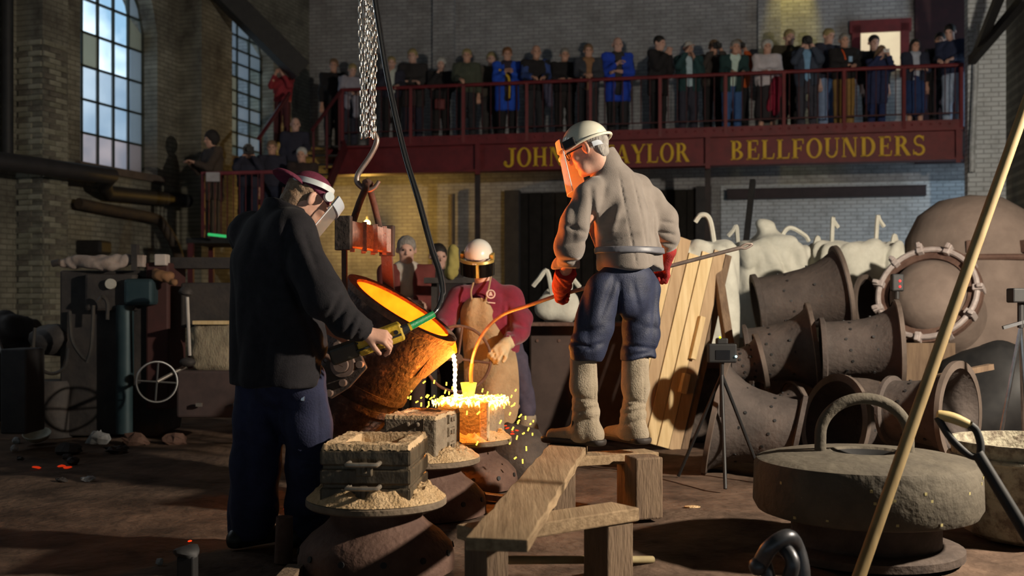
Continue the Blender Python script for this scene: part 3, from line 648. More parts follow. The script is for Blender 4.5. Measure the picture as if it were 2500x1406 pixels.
def rect_flask(g, c, hx, hy, z0, z1, R, wall, ribs=0):
    """open box with walls"""
    pr = [(-hx, -hy), (hx, -hy), (hx, hy), (-hx, hy)]; c = Vector(c)
    f = lambda x, y, z: c+R @ Vector((x, y, z))
    for i in range(4):
        (x0, y0), (x1, y1) = pr[i], pr[(i+1) % 4]; sx = lambda x: x-math.copysign(wall, x); g.hexa([f(x0, y0, z0), f(x1, y1, z0), f(sx(x1), sx(y1), z0), f(sx(x0), sx(y0), z0)], [f(x0, y0, z1), f(x1, y1, z1), f(sx(x1), sx(y1), z1), f(sx(x0), sx(y0), z1)])
    return g
def sand_heap(parent, c, R, z, seed, gap=None, yawR=None, name='sand'):
    """lumpy sand on a round plate"""
    rng = np.random.RandomState(seed); n, m = 90, 26; V = []; c = Vector(c)
    ph = rng.rand(8)*6
    for i in range(m):
        r = R*.99*i/(m-1)
        for j in range(n):
            a = 2*math.pi*j/n; x, y = r*math.cos(a), r*math.sin(a)
            lx, ly = (x*math.cos(yawR)+y*math.sin(yawR), -x*math.sin(yawR)+y*math.cos(yawR)) if yawR is not None else (x, y)
            q = 0
            if gap: q = max(abs(lx)/gap[0], abs(ly)/gap[1])
            edge = max(0, min(1, (R-r)/(R*.22)))
            h = .062*edge*(.72+.28*math.sin(3*a+ph[0])*math.sin(2*a+ph[1]))+.012*math.sin(17*x/R+ph[2]+3*math.sin(9*y/R))*math.sin(15*y/R+ph[3])*edge
            h += .010*rng.rand()*edge+.012*max(0, math.sin(31*x/R+ph[4])*math.sin(27*y/R+ph[5]))*edge
            V.append((c.x+x, c.y+y, z+max(.001, h)))
    Qs = [(i*n+j, (i+1)*n+j, (i+1)*n+(j+1) % n, i*n+(j+1) % n) for i in range(m-1) for j in range(n)]
    g = M(); g.v = [Vector(v) for v in V]; g.f = Qs; return g.obj(name, m_sand, parent, smooth=True)
def stand(c, label, cz=.31, R=.31):
    """bell shaped cast-iron stand with a round plate"""
    t = empty('mould_stand', (c[0], c[1], 0), label, 'stand')
    prof = [(.30, 0), (.345, .0), (.345, .05), (.335, .10), (.29, .15), (.235, .19), (.205, .22), (.20, .25), (.20, cz-.03)]
    M().lathe(prof, (c[0], c[1], 0), n=40).obj('base', m_rust, t, smooth=True)
    M().lathe([(.001, cz-.034), (R-.01, cz-.034), (R, cz-.026), (R, cz-.006), (R-.006, cz), (.001, cz)], (c[0], c[1], 0), n=56).obj('plate', mat('plate_iron', (.16, .12, .085), (.24, .18, .125), .85, .15, scale=9, bump=.4), t, smooth=True)
    for k in range(12):
        a = math.radians(30*k+12); p = Vector((c[0]+.338*math.cos(a), c[1]+.338*math.sin(a), .085)); d = Vector((math.cos(a), math.sin(a), .25))
        M().cyl(p-d*.01, p+d*.006, .014, n=10).obj('vent_hole', m_dark, t)
    return t
C1, C2, C3 = (-.60, 4.72), (-.49, 6.0), (-.31, 6.88)
s1 = stand(C1, 'iron stand under the flask with looped handles, topmost plate heaped with sand'); s2 = stand(C2, 'iron stand under the plain dusty flask, middle of the row'); s3 = stand(C3, 'iron stand under the mould being poured')
sand_heap(s1, C1, .31, .31, 4); sand_heap(s2, C2, .31, .31, 5); sand_heap(s3, C3, .31, .31, 6)
ZP, ZT = .313, .560
# flask 1 : ribbed iron flask with looped handles
def axes_of(yaw): return Matrix.Rotation(math.radians(yaw), 3, 'Z')
R = axes_of(-4); c = Vector((-.605, 4.76, 0)); hx, hy = .185, .245
fl = empty('moulding_flask', (c.x, c.y, ZP), 'ribbed dark iron moulding flask with looped handles and sand filling', 'flask')
g = rect_flask(M(), c, hx, hy, ZP+.004, ZT-.012, R, .02).obj('body', m_flask, fl, bevel=.008)
for k, z in enumerate((.350, .430, .510)):
    rect_flask(M(), c, hx+.009, hy+.009, z-.034, z+.034, R, .02).obj('rib', m_flask, fl, bevel=.016, seg=3)
for z in (.392, .492):
    for sy, sx in ((-1, 0),):
        p = c+R @ Vector((-.0, -(hy+.01), z)); ax = R @ Vector((1, 0, 0)); fy = R @ Vector((0, -1, 0))
        M().tube(cr([p-ax*.064, p-ax*.064+fy*.05, p-ax*.052+fy*.064, p+ax*.052+fy*.064, p+ax*.064+fy*.05, p+ax*.064], 5), .010, 8).obj('handle', mat('worn_handle', (.28, .23, .18), (.42, .36, .29), .4, .6, scale=20), fl, smooth=True)
        M().box(p+fy*.012+Vector((0, 0, -.03)), (.07, .03, .05), R).obj('lug', m_flask, fl, bevel=.005)
        M().cyl(p+fy*.022+Vector((0, 0, -.04)), p+fy*.022+Vector((0, 0, .004)), .016, n=12).obj('pin', m_flask, fl)
def sand_top(fl, c, R, hx, hy, z, hole, seed):
    rng = np.random.RandomState(seed); n = 46; V = []
    for i in range(n):
        for j in range(n):
            x = -hx-.006+(2*hx+.012)*i/(n-1); y = -hy-.006+(2*hy+.012)*j/(n-1); e = max(abs(x)/hx, abs(y)/hy)
            h = .014+.004*rng.rand()+.003*math.sin(i*.5+seed)*math.sin(j*.43)+.006*max(0, e-.7)/.3*rng.rand()-(.020+.006*rng.rand() if e > 1 else 0)
            q = max(abs(x-hole[0])/hole[2], abs(y-hole[1])/hole[3]) if hole[4] == 'r' else math.hypot((x-hole[0])/hole[2], (y-hole[1])/hole[3])
            if q < 1: h -= hole[5]*min(1, (1-q)*6)
            v = c+R @ Vector((x, y, 0)); V.append((v.x, v.y, z+h))
    Qs = [(i*n+j, (i+1)*n+j, (i+1)*n+j+1, i*n+j+1) for i in range(n-1) for j in range(n-1)]
    g = M(); g.v = [Vector(v) for v in V]; g.f = Qs; return g.obj('sand_filling', m_sandg, fl, smooth=True)
sand_top(fl, c, R, hx, hy, ZT-.012, (.0, .04, .115, .15, 'r', .07), 3)
# flask 2 : plain dusty flask with cast lettering blocks
R = axes_of(-14); c = Vector((-.500, 6.0, 0)); hx, hy = .15, .225
fl = empty('moulding_flask', (c.x, c.y, ZP), 'plain dusty moulding flask with raised blocks on its side', 'flask')
M().box(c+Vector((0, 0, (ZP+ZT)/2-.004)), (2*hx, 2*hy, ZT-ZP-.014), R).obj('body', m_flask2, fl, bevel=.012)
sand_top(fl, c, R, hx-.006, hy-.006, ZT-.018, (-.02, .05, .10, .13, 'c', .035), 8)
for z in (.375, .455, .525):
    for y, hh in ((-.02, .05), (.035, .035), (.075, .04)): M().box(c+R @ Vector((hx+.006, y, z)), (.018, .016, hh), R).obj('raised_block', m_flask2, fl, bevel=.003)
    M().box(c+R @ Vector((hx+.006, .03, z+.012)), (.014, .10, .012), R).obj('raised_block', m_flask2, fl, bevel=.003)
for x in (-.01, .045): M().sph(c+R @ Vector((x, -hy-.004, .515)), .013, 10).obj('rivet', m_flask2, fl, smooth=True)
M().box(c+R @ Vector((.075, -hy-.001, .50)), (.006, .006, .09), R).obj('seam', m_flask, fl)
# flask 3 : being poured, molten crust on top
R = axes_of(-16); c = Vector((-.262, 6.90, 0)); hx, hy = .165, .20
fl = empty('moulding_flask', (c.x, c.y, ZP), 'moulding flask being filled with glowing metal', 'flask')
M().box(c+Vector((0, 0, (ZP+ZT)/2-.005)), (2*hx, 2*hy, ZT-ZP-.02), R).obj('body', m_flask2, fl, bevel=.01)
M().box(c+R @ Vector((hx-.01, -hy-.01, (ZP+ZT)/2)), (.055, .05, ZT-ZP), R).obj('corner_lug', m_sandg, fl, bevel=.008)
rng = np.random.RandomState(2); n = 40; V = []
for i in range(n):
    for j in range(n):
        x, y = -hx-.03+(2*hx+.06)*i/(n-1), -hy-.02+(2*hy+.04)*j/(n-1); e = max(abs(x)/hx, abs(y)/hy)
        h = .004+.016*rng.rand()-(.03*(e-.95)/.1*rng.rand() if e > .95 else 0); v = c+R @ Vector((x, y, 0)); V.append((v.x, v.y, ZT-.006+h))
g = M(); g.v = [Vector(v) for v in V]; g.f = [(i*n+j, (i+1)*n+j, (i+1)*n+j+1, i*n+j+1) for i in range(n-1) for j in range(n-1)]
g.obj('molten_crust', emat('crust_glow', (.9, .16, .006), 16, (1, .62, .12), 30, pos=(.42, .6)), fl, smooth=True)
# ladle -------------------------------------------------------------
phi, th = math.radians(13), math.radians(32.6)
p_ = Vector((math.cos(phi), -math.sin(phi), 0)); zz = Vector((0, 0, 1)); U = p_*math.cos(th)-zz*math.sin(th); NN = p_*math.sin(th)+zz*math.cos(th); AX = Vector((math.sin(phi), math.cos(phi), 0))
LC = P(983, 752, 6.75); LR, LB, LL = .385, .275, .86
m_lad = mat('ladle_shell', (.06, .042, .04), (.13, .088, .076), .72, .2, scale=13, bump=.9, bscale=34, c3=(.42, .27, .19), pos=(.36, .58), detail=8)
lad = empty('pouring_ladle', LC-NN*LL, 'large tilted iron ladle glowing inside with molten bronze', 'ladle')
prof = [(.001, -LL), (LB-.02, -LL), (LB, -LL+.02)]+[(LB+(LR-LB)*t, -LL+.02+(LL-.02)*t) for t in (.2, .4, .6, .8, 1)]
M().lathe(prof, LC, NN, 56).obj('shell', m_lad, lad, smooth=True)
M().lathe([(LR-.055, -.012), (LR-.05, .006), (LR-.01, .012), (LR+.012, .004), (LR+.012, -.03), (LR, -.035)], LC, NN, 56).obj('rim', mat('ladle_rim', (.16, .10, .075), (.30, .19, .13), .8, .1, scale=14, bump=.8), lad, smooth=True)
M().lathe([(LR-.053, -.010), (LR-.065, -.12), (LR-.09, -.35), (LR-.12, -.6), (.001, -.62)], LC, NN, 56).obj('lining', emat('lining_glow', (1, .055, .001), 6.0, (1, .115, .003), 5, pos=(.3, .7)), lad, smooth=True)
# metal surface (level) inside
zs_ = (LC+U*(LR-.06)).z+.006; g = M(); ring = []
for i in range(40):
    a = 2*math.pi*i/40; d_ = U*math.cos(a)+AX*math.sin(a)
    for t in range(60):
        q = LC+d_*(LR-.056-.0016*t*.6)-NN*(.01*t)
        if q.z <= zs_: break
    ring.append(Vector((q.x, q.y, zs_)))
g.v = ring; g.f = [tuple(range(40))]; g.obj('molten_bronze', emat('bath_glow', (1, .15, .004), 7.0, (1, .09, .002), 7), lad)
for dpt, rr in ((-.52, .017), (-.62, .02)):
    rad = LB+(LR-LB)*((dpt+LL)/LL); M().lathe([(rad, dpt-rr), (rad+.014, dpt-rr), (rad+.014, dpt+rr), (rad, dpt+rr)], LC, NN, 56).obj('band', m_lad, lad, smooth=True)
# spout
so = LC+U*(LR-.02); sp = [so-AX*.10+NN*.01, so-AX*.05-NN*.03+U*.06, so-NN*.045+U*.085, so+AX*.05-NN*.03+U*.06, so+AX*.10+NN*.01]
g = M(); pts = cr(sp, 4); base = [q-U*.05-NN*.28 for q in pts]; inn = [q-U*.03-NN*.012+Vector((0, 0, .006)) for q in pts]
n = len(pts); g.v = pts+[LC+(q-LC)*1.0 for q in [LC+(U*math.cos((i/(n-1)-.5)*.7)+AX*math.sin((i/(n-1)-.5)*.7))*(LR-.028)-NN*.30 for i in range(n)]]; g.f = [(i, i+1, n+i+1, n+i) for i in range(n-1)]
g.obj('spout', mat('spout_scale', (.13, .085, .07), (.2, .13, .105), .75, .2, scale=14, bump=.6), lad, smooth=True)
g = M(); top = [LC+(U*math.cos((i/(n-1)-.5)*.6)+AX*math.sin((i/(n-1)-.5)*.6))*(LR-.07) for i in range(n)]; g.v = pts+top; g.f = [(i, i+1, n+i+1, n+i) for i in range(n-1)]
g.obj('spout_channel', MATS['bath_glow'], lad, smooth=True)
# bail : beam along the trunnion axis with straps
m_beam = mat('beam_scale', (.32, .22, .185), (.48, .35, .30), .75, .1, scale=30, bump=.6, bscale=60)
BC = P(895, 579, 6.72); e0 = BC-AX*.37; e1 = BC+AX*.37
M().bar(e0, e1, .07, .155).obj('lifting_beam', m_beam, lad, bevel=.004)
for e, s in ((e0, -1), (e1, 1)): M().bar(e-AX*.01*s, e+AX*.035*s, .10, .205).obj('beam_end', m_iron, lad, bevel=.006)
tr0 = LC-NN*.40-AX*.43; tr1 = LC-NN*.40+AX*.43
M().bar(e0+Vector((0, 0, -.06)), tr0+AX*.0, .03, .02, up=AX).obj('bail_leg', m_rust, lad); M().bar(e1+Vector((0, 0, -.06)), tr1, .075, .025, up=AX).obj('bail_leg', m_rust, lad)
for k in (-.14, .05, .22):
    q = BC+AX*k; M().bar(q+p_*.04+Vector((0, 0, .085)), q+p_*.04-Vector((0, 0, .10)), .02, .028).bar(q-p_*.04+Vector((0, 0, .085)), q-p_*.04-Vector((0, 0, .10)), .02, .028).obj('strap', m_beam, lad)
HK = P(898, 452, 6.70)
for k, dx in ((-.24, -.03), (.24, .03)):
    a = BC+AX*k+Vector((0, 0, .07)); b = HK+AX*k*.16; M().tube(cr([a, a.lerp(b, .5)+p_*.0, b-Vector((0, 0, .02)), b+Vector((0, 0, .012))]), .021, 10).obj('bail_rod', m_rust, lad, smooth=True)
M().tube([HK-AX*.05+Vector((0, 0, .01)), HK+Vector((0, 0, .022)), HK+AX*.05+Vector((0, 0, .01))], .021, 10).obj('bail_eye', m_rust, lad, smooth=True)
# trunnions, gear box on the near side
for s, q in ((-1, tr0), (1, tr1)):
    M().cyl(q-AX*s*.16, q+AX*s*.05, .05, n=18).obj('trunnion', m_iron, lad, smooth=True)
gb = tr0; M().cyl(gb-AX*.01, gb-AX*.05, .075, n=24).cyl(gb-AX*.05, gb-AX*.075, .045, n=20).obj('gear_boss', mat('gear_iron', (.22, .15, .12), (.32, .23, .19), .6, .5, scale=14), lad, smooth=True)
M().prism([(-.12, .10), (.02, .13), (.13, .06), (.10, -.10), (.04, -.22), (-.02, -.24), (-.10, -.10)], gb+AX*.01, U, NN, .03).obj('gear_plate', m_iron, lad, bevel=.006)
for du, dn in ((-.09, .08), (.09, .06), (.06, -.09), (.02, -.19)): q = gb+U*du+NN*dn; M().cyl(q-AX*.0, q-AX*.05, .022, n=10).obj('bolt', MATS['gear_iron'], lad, smooth=True)
M().cyl(gb+U*-.3-NN*.02-AX*.06, gb+U*.02-NN*.0-AX*.06, .016, n=10).obj('gear_shaft', m_rust, lad, smooth=True)
# hand wheel on the far trunnion
WC = P(1118, 876, 7.62); wax = (Vector((.12, -1, .08))).normalized(); hw_ = .235
wh = M().cyl(WC-wax*.04, WC+wax*.03, .035, n=16).obj('hand_wheel', m_iron, lad, smooth=True)
M().ring(WC, wax, hw_, .011, 48, 8).obj('rim', m_rust, wh, smooth=True)
r_, f_, u_ = frame(wax)
for k in range(4): a = math.radians(90*k+8); M().cyl(WC, WC+(r_*math.cos(a)+u_*math.sin(a))*hw_, .009, n=8).obj('spoke', m_rust, wh)
M().cyl(WC, tr1+AX*.05, .016, n=8).obj('shaft', m_iron, wh)
# pouring stream and skimmer cup
sx = so+U*.085-NN*.045; top = Vector((sx.x-.035, sx.y, sx.z+.012)); zc = ZT+.012
pth = [top-U*.05+Vector((0, 0, .03)), top+Vector((.004, 0, 0)), top+Vector((.020, -.002, -.05)), top+Vector((.026, -.004, -.12)), top+Vector((.024, -.004, -.20)), top+Vector((.028, -.004, -.27)), Vector((top.x+.034, top.y-.004, zc))]
pp = cr(pth, 8); rr = [.020, .019, .017]+[.014+.004*math.sin(i*1.9) for i in range(len(pp)-3)]; rr = [.95*r*(1-.35*i/len(pp)) for i, r in enumerate(rr)]
M().tube(pp, rr, 10).obj('metal_stream', emat('stream_glow', (1, .60, .10), 24, (1, .78, .30), 20), label='thin yellow stream of molten metal falling from the ladle lip', cat='stream', smooth=True)
cb = P(1144, 968, 6.76); cb.z = max(cb.z, ZT+.012)
sk = empty('skimming_rod', cb, 'long bent skimming rod with a red hot cup resting on the poured mould', 'rod')
M().lathe([(.001, .004), (.034, .004), (.038, .02), (.052, .088), (.046, .088), (.033, .024), (.001, .018)], cb, n=24).obj('cup', emat('cup_glow', (1, .50, .02), 3.2, (1, .62, .06), 16), sk, smooth=True)
rod = [cb+Vector((.018, .0, .06)), P(1150, 905, 6.72), P(1160, 855, 6.70), P(1186, 806, 6.66), P(1228, 768, 6.60), P(1290, 746, 6.48)]
rp_ = cr(rod, 8); M().tube(rp_[:12], .0125, 10).obj('hot_end', emat('rod_glow', (1, .09, .004), 1.5, (1, .2, .01), 9, base=(.2, .06, .03)), sk, smooth=True)
RE = P(1806, 605, 6.20); M().tube(rp_[11:]+[P(1358, 722, 6.34), P(1622, 653, 6.26), RE], .0115, 10).obj('shaft', mat('rod_iron', (.22, .17, .15), (.34, .27, .23), .5, .6, scale=20), sk, smooth=True)
dr_ = (P(1835, 597, 6.2)-RE).normalized(); M().tube(cr([RE, RE+dr_*.035+Vector((0, 0, .012)), P(1836, 597, 6.2), RE+dr_*.035-Vector((0, 0, .012)), RE], 6), .0075, 8).obj('eye', MATS['rod_iron'], sk, smooth=True)
# sparks
spk = M().box((0, 0, 0), (.008, .008, .022)); sme = bpy.data.meshes.new('spark'); sme.from_pydata([tuple(v) for v in spk.v], [], spk.f); sme.materials.append(emat('spark_glow', (1, .62, .04), 5))
rs = random.Random(5)
spots = [(1245, 1010), (1283, 1020), (1295, 1035), (1300, 1060), (1278, 1058), (1265, 1032), (1302, 1028), (1270, 1015), (1285, 1095), (1245, 1082), (1258, 1118), (1276, 1126), (1222, 1030), (1168, 1008), (1135, 998), (1140, 1008), (1165, 1082), (1142, 1190), (1223, 965), (1238, 972), (1252, 990), (1256, 986), (1178, 953), (1190, 960), (1266, 1028), (1290, 1048), (1252, 1046), (1262, 1068)]
spots += [(rs.gauss(1040, 30), rs.gauss(978, 20)) for _ in range(24)]+[(rs.gauss(1090, 30), rs.gauss(960, 12)) for _ in range(7)]+[(rs.gauss(1205, 25), rs.gauss(965, 12)) for _ in range(6)]
for i, (x, y) in enumerate(spots):
    o = link_mesh(sme, 'spark', None, P(x, y, 6.4+rs.random()*.5), Matrix.Rotation(rs.uniform(-.6, .6)+.5, 4, 'Y').to_quaternion(), (1, 1, rs.uniform(.5, 1.2))); tag(o, 'small yellow spark flying off the poured mould', 'spark', 'sparks around the pour')
# embers
ems = [(1372, 1218), (1384, 1222), (1378, 1210), (1392, 1216), (1366, 1212), (1388, 1228), (90, 1143), (150, 1140), (165, 1143), (1240, 1045), (1252, 1052), (1262, 1050), (1235, 1040), (1250, 1060), (698, 1244), (465, 1323)]
for i, (x, y) in enumerate(ems):
    far = i in (9, 10, 11, 12, 13); q = G0(x, y) if not far else P(x, y, 7.2)
    sz = .010+.006*rs.random() if x > 300 else .022
    g = M().sph(q+Vector((0, 0, sz*.3 if not far else 0)), (sz*(1.6 if x < 300 else 1), sz*.8, sz*.4), 8).jit(.004, 60, i); g.obj('ember', emat('ember_glow' if x > 300 else 'ember_dull', (1, .05, .008), 1.1 if x > 300 else .42), label='glowing red ember lying on the floor' if not far else 'glowing ember on the heap beside the poured mould', cat='ember', group='embers on the floor' if not far else 'embers beside the pour')
g = M(); hp = P(1262, 1075, 7.42); g.sph((hp.x, hp.y, .0), (.26, .22, .34), 20); g.jit(.03, 22); g.obj('slag_heap', m_iron, smooth=True, label='dark slag heap behind the poured mould', cat='slag')

# chains, hook, cable, pendant -------------------------------------------
m_chain = mat('chain_steel', (.55, .51, .46), (.72, .68, .62), .28, 1., scale=30)
lk = M(); pts = []
for i in range(16):
    a = 2*math.pi*i/16; pts.append(Vector((.0092*math.cos(a), 0, .0098*math.sin(a)+(.0125 if math.sin(a) > 0 else -.0125))))
lk.tube(pts, .0040, 6, True); lme = bpy.data.meshes.new('link'); lme.from_pydata([tuple(v) for v in lk.v], [], lk.f); lme.materials.append(m_chain); lme.polygons.foreach_set('use_smooth', [True]*len(lme.polygons))
ch = empty('hoist_chain', P(899, 335, 6.70), 'bundle of bright steel hoist chains above the ladle hook', 'chain')
for k in range(6):
    x0 = 881+k*7.0+rs.uniform(-1.5, 1.5); d = 6.64+.06*((k*3) % 4)/2; ph = rs.random()
    for i in range(29):
        py = 332-i*14.6-ph*10; px = x0+2.0*math.sin(i*.23+k*2)-3*(i/30)*(k/7)+ (3 if i < 6 else 0)*(3-k)/6
        link_mesh(lme, 'link', ch, P(px, py, d), Matrix.Rotation(math.radians((20 if i % 2 else 110)+k*31), 4, 'Z').to_quaternion())
q = P(898, -75, 6.7); M().box(q+Vector((0, 0, .12)), (.30, .2, .34)).obj('hoist_block', m_rust, ch, bevel=.02); M().cyl(q+Vector((0, 0, .28)), (q.x, q.y, HT), .03, n=8).obj('hanger', m_iron, ch)
hk = [(914, 326), (920, 340), (916, 358), (902, 384), (884, 410), (873, 428), (872, 444), (882, 456), (898, 464), (914, 458), (926, 442)]
hko = M().tube(cr([P(x, y, 6.70) for x, y in hk], 5), [.017]*0 or [.0175-.006*max(0, (i-38)/13) for i in range(51)], 12).obj('lifting_hook', mat('hook_steel', (.26, .205, .18), (.38, .31, .27), .42, .7, scale=14), smooth=True, label='S shaped steel hook carrying the ladle bail', cat='hook')
cbl = [(898, -120, 5.9), (914, 0, 5.8), (926, 80, 5.7), (946, 200, 5.6), (984, 370, 5.45), (1020, 490, 5.3), (1050, 600, 5.2), (1071, 665, 5.15), (1078, 715, 5.1), (1070, 750, 5.05), (1056, 768, 5.02)]
pd = empty('pendant_control', P(960, 830, 4.95), 'yellow hoist pendant control with green tape hanging on a black cable', 'control')
pts = cr([P(*q) for q in cbl], 6); M().tube(pts, .0105, 10).obj('cable', mat('cable_black', (.02, .022, .024), (.03, .03, .03), .18, coat=.6), pd, smooth=True)
M().tube([p+Vector((.015, .004, .0))*(1 if i < len(pts)-12 else .5) for i, p in enumerate(pts[:-8])], .0055, 8).obj('support_wire', m_steel, pd, smooth=True)
a, b = P(1060, 766, 5.02), P(1003, 796, 4.99); M().cyl(a, b, .0165, .019, n=16).obj('green_tape', mat('tape_green', (.02, .34, .10), (.03, .45, .14), .25, scale=40, stretch=(3, 1, 1), bump=.4), pd, smooth=True)
c_ = P(990, 803, 4.985); M().cyl(b, b.lerp(c_, .45), .020, n=14).obj('yellow_band', mat('tape_yellow', (.75, .5, .03), rough=.4), pd); M().cyl(b.lerp(c_, .4), P(978, 809, 4.98), .021, .026, n=14).obj('gland', m_dark, pd)
a, b = P(982, 806, 4.98), P(872, 848, 4.93); ydir = (b-a).normalized(); upv = Vector((0, -.25, 1))
M().bar(a, b, .060, .088, up=upv).obj('yellow_case', mat('case_yellow', (.60, .40, .03), (.42, .27, .03), .45, scale=18, bump=.2), pd, bevel=.012)
for k in (-.018, .018): M().bar(a+Vector((0, -.032, k)), b+Vector((0, -.032, k)), .006, .010, up=upv).obj('groove', m_dark, pd)
M().bar(b, P(806, 872, 4.9), .055, .082, up=upv).obj('lower_case', mat('case_black', (.03, .028, .026), (.06, .05, .03), .5), pd, bevel=.012)
for t in (.12, .34): q = a.lerp(b, t)+Vector((.0, -.032, .0)); M().cyl(q, q+Vector((0, -.012, 0)), .011, n=12).obj('button', m_dark, pd)

# plank bench -------------------------------------------------------------
PZ = .38
A_, B_ = P(1212, 1310, 3.55), P(1390, 1085, 5.9); A_.z = PZ; B_.z = PZ; A_.y = 3.55; B_.y = 6.05; B_.x = .325
dirp = (B_-A_).normalized()
def plank(name, a, b, wd, th_, m, label, cat='plank', z=0, parent=None):
    g = M(); a, b = Vector(a), Vector(b); d = (b-a).normalized(); s_ = Vector((d.y, -d.x, 0)).normalized(); n = 24; v = []
    for i in range(n+1):
        p = a.lerp(b, i/n); jw = .003*math.sin(i*1.7)+.002*math.sin(i*4.1); jz = .0025*math.sin(i*.9)
        v += [p+s_*(-wd/2+jw)+Vector((0, 0, jz)), p+s_*(wd/2+jw)+Vector((0, 0, jz-.002)), p+s_*(wd/2+jw)+Vector((0, 0, -th_)), p+s_*(-wd/2+jw)+Vector((0, 0, -th_))]
    f = []
    for i in range(n):
        for k in range(4): l = (k+1) % 4; f.append((i*4+k, i*4+l, i*4+4+l, i*4+4+k))
    f += [(0, 3, 2, 1), (n*4, n*4+1, n*4+2, n*4+3)]; g.v = v; g.f = f
    return g.obj(name, m, parent, bevel=.005, label=label, cat=cat)
plank('bench_plank', A_, B_, .212, .045, m_wood, 'long worn wooden plank beside the row of stands')
def trestle(ca, cb, zt, label, legs, rail=True):
    ca, cb = Vector(ca), Vector(cb); t = empty('trestle', ((ca.x+cb.x)/2, (ca.y+cb.y)/2, 0), label, 'trestle'); d = (cb-ca).normalized(); s_ = Vector((-d.y, d.x, 0))
    M().bar(ca+Vector((0, 0, zt-.03)), cb+Vector((0, 0, zt-.03)), .17, .055).obj('top_board', m_wood, t, bevel=.006)
    for u, wd in legs:
        p = ca.lerp(cb, u); R = Matrix((d, s_, Vector((0, 0, 1)))).transposed(); M().box(p+Vector((0, 0, (zt-.06)/2)), (wd, .15, zt-.06), R).obj('leg', m_woodd, t, bevel=.006)
    return t
trestle((-.16, 3.95, 0), (.47, 4.42, 0), PZ-.046, 'low trestle under the near end of the long plank', ((.10, .10), (.88, .14)))
M().cyl(P(1212, 1367, 4.14), P(1592, 1366, 4.80), .017, n=12).obj('cross_pole', mat('pole_wood', (.30, .24, .12), (.22, .17, .09), .8), smooth=True, label='round wooden pole lying across the trestle legs', cat='pole')
trestle((.21, 5.86, 0), (.80, 6.10, 0), PZ-.046, 'low trestle under the boots of the man in the grey jacket', ((.08, .14), (.84, .17)))
M().box((.72, 5.83, .17), (.16, .16, .335), axes_of(18)).obj('timber_block', m_woodd, bevel=.01, label='upright timber block beside the trestle under the boots', cat='block')
# floor stubs left
q = G0(692, 1372); M().cyl((q.x, q.y, 0), (q.x+.005, q.y, .205), .042, .038, n=16).obj('pipe_stub', m_rust, smooth=True, label='short rusty pipe standing on the floor between the dark trousers', cat='pipe')
q = P(458, 1440, 4.3); t = empty('bollard', (q.x, q.y, 0), 'black post with a crumpled rag on top at the floor edge', 'post'); M().box((q.x, q.y, .075), (.07, .07, .15)).obj('post', m_dark, t, bevel=.008); M().sph((q.x-.005, q.y, .16), (.05, .045, .03), 12).jit(.012, 40).obj('rag', m_dark, t, smooth=True)
M().bar(G0(690, 1445)+Vector((0, 0, .03)), G0(722, 1408)+Vector((0, 0, .03)), .07, .05).obj('floor_batten', m_woodd, label='pale batten lying on the floor against the near stand', cat='batten')
M().bar(G0(1150, 1212)+Vector((0, 0, .015)), G0(1236, 1224)+Vector((0, 0, .015)), .06, .035).obj('kindling_stick', m_woodd, label='short stick on the floor behind the middle stand', cat='stick')
M().bar(P(1340, 1232, 6.1), P(1440, 1250, 5.9), .03, .025).obj('kindling_stick', m_woodd, label='thin stick beside the embers under the plank', cat='stick')
# ================================================================ right side
m_case = mat('bell_case_iron', (.055, .044, .040), (.095, .075, .066), .8, .2, scale=5, bump=.35, bscale=30)
def bellcase(mc, axis, R, L, label, group=None, holes=True, m=None, fm=None):
    mc = Vector(mc); ax = Vector(axis).normalized(); r, f, u = frame(ax); m = m or m_case
    out = [(1.10, 0), (1.10, .045), (1.0, .05), (.88, .14), (.77, .26), (.70, .40), (.665, .58), (.655, .80), (.66, .88), (.76, .90), (.76, .95), (.58, .95)]
    inn = [(.58, .90), (.57, .70), (.60, .45), (.68, .27), (.80, .13), (.93, .04), (.95, 0)]
    t = empty('bell_case', mc-ax*0-Vector((0, 0, R)), label, 'bell case', group)
    M().lathe([(a*R, b*L) for a, b in out+inn], mc, ax, 44, closed=True).obj('shell', m, t, smooth=True)
    M().lathe([(R*.95, -.004), (R*1.11, -.004), (R*1.11, .028), (R*1.07, .034)], mc, ax, 44).obj('mouth_flange', fm or mat('flange_worn', (.105, .08, .066), (.155, .12, .10), .7, .3, scale=8), t, smooth=True)
    if holes:
        for k in range(16):
            a = 2*math.pi*k/16; d = r*math.cos(a)+u*math.sin(a)
            for zz_, rr in ((.30, .745), (.62, .665)):
                p = mc+ax*L*(zz_+.04*math.sin(k*2))+d*R*rr; M().cyl(p-d*.01, p+d*.004, .011, n=6).obj('vent_hole', m_dark, t)
    return t
bellcase(P(1745, 1018, 7.5), (.93, -.26, -.20), .375, .62, 'iron bell case lying on its wide mouth beside the leaning boards')
bellcase(P(1988, 850, 8.4), (-.95, .18, -.12), .33, .56, 'bell case lying with its ring mouth toward the round weight')
bellcase(P(2196, 848, 8.0), (-.96, .22, -.04), .325, .60, 'bell case with upright mouth ring below the red camera lights')
bellcase(P(2058, 712, 9.3), (-.95, .10, -.16), .37, .80, 'upper bell case lying in front of the white bags')
bellcase(P(2118, 748, 9.95), (-.75, .6, -.05), .27, .40, 'bell case leaning behind the upper case and its ring mouth')
bellcase(P(2035, 1035, 7.7), (.90, .35, -.15), .33, .55, 'bell case on the floor behind the handled weight')
bellcase(P(1862, 880, 7.95), (-.9, .12, -.2), .19, .26, 'small bell case behind the tripod camera')
bellcase(P(1945, 1005, 8.3), (-.92, -.2, -.1), .22, .30, 'small bell case with open end between two larger cases')
bellcase(P(2345, 1010, 6.9), (-.7, .7, -.02), .31, .5, 'bell case in the dark behind the wooden pole')
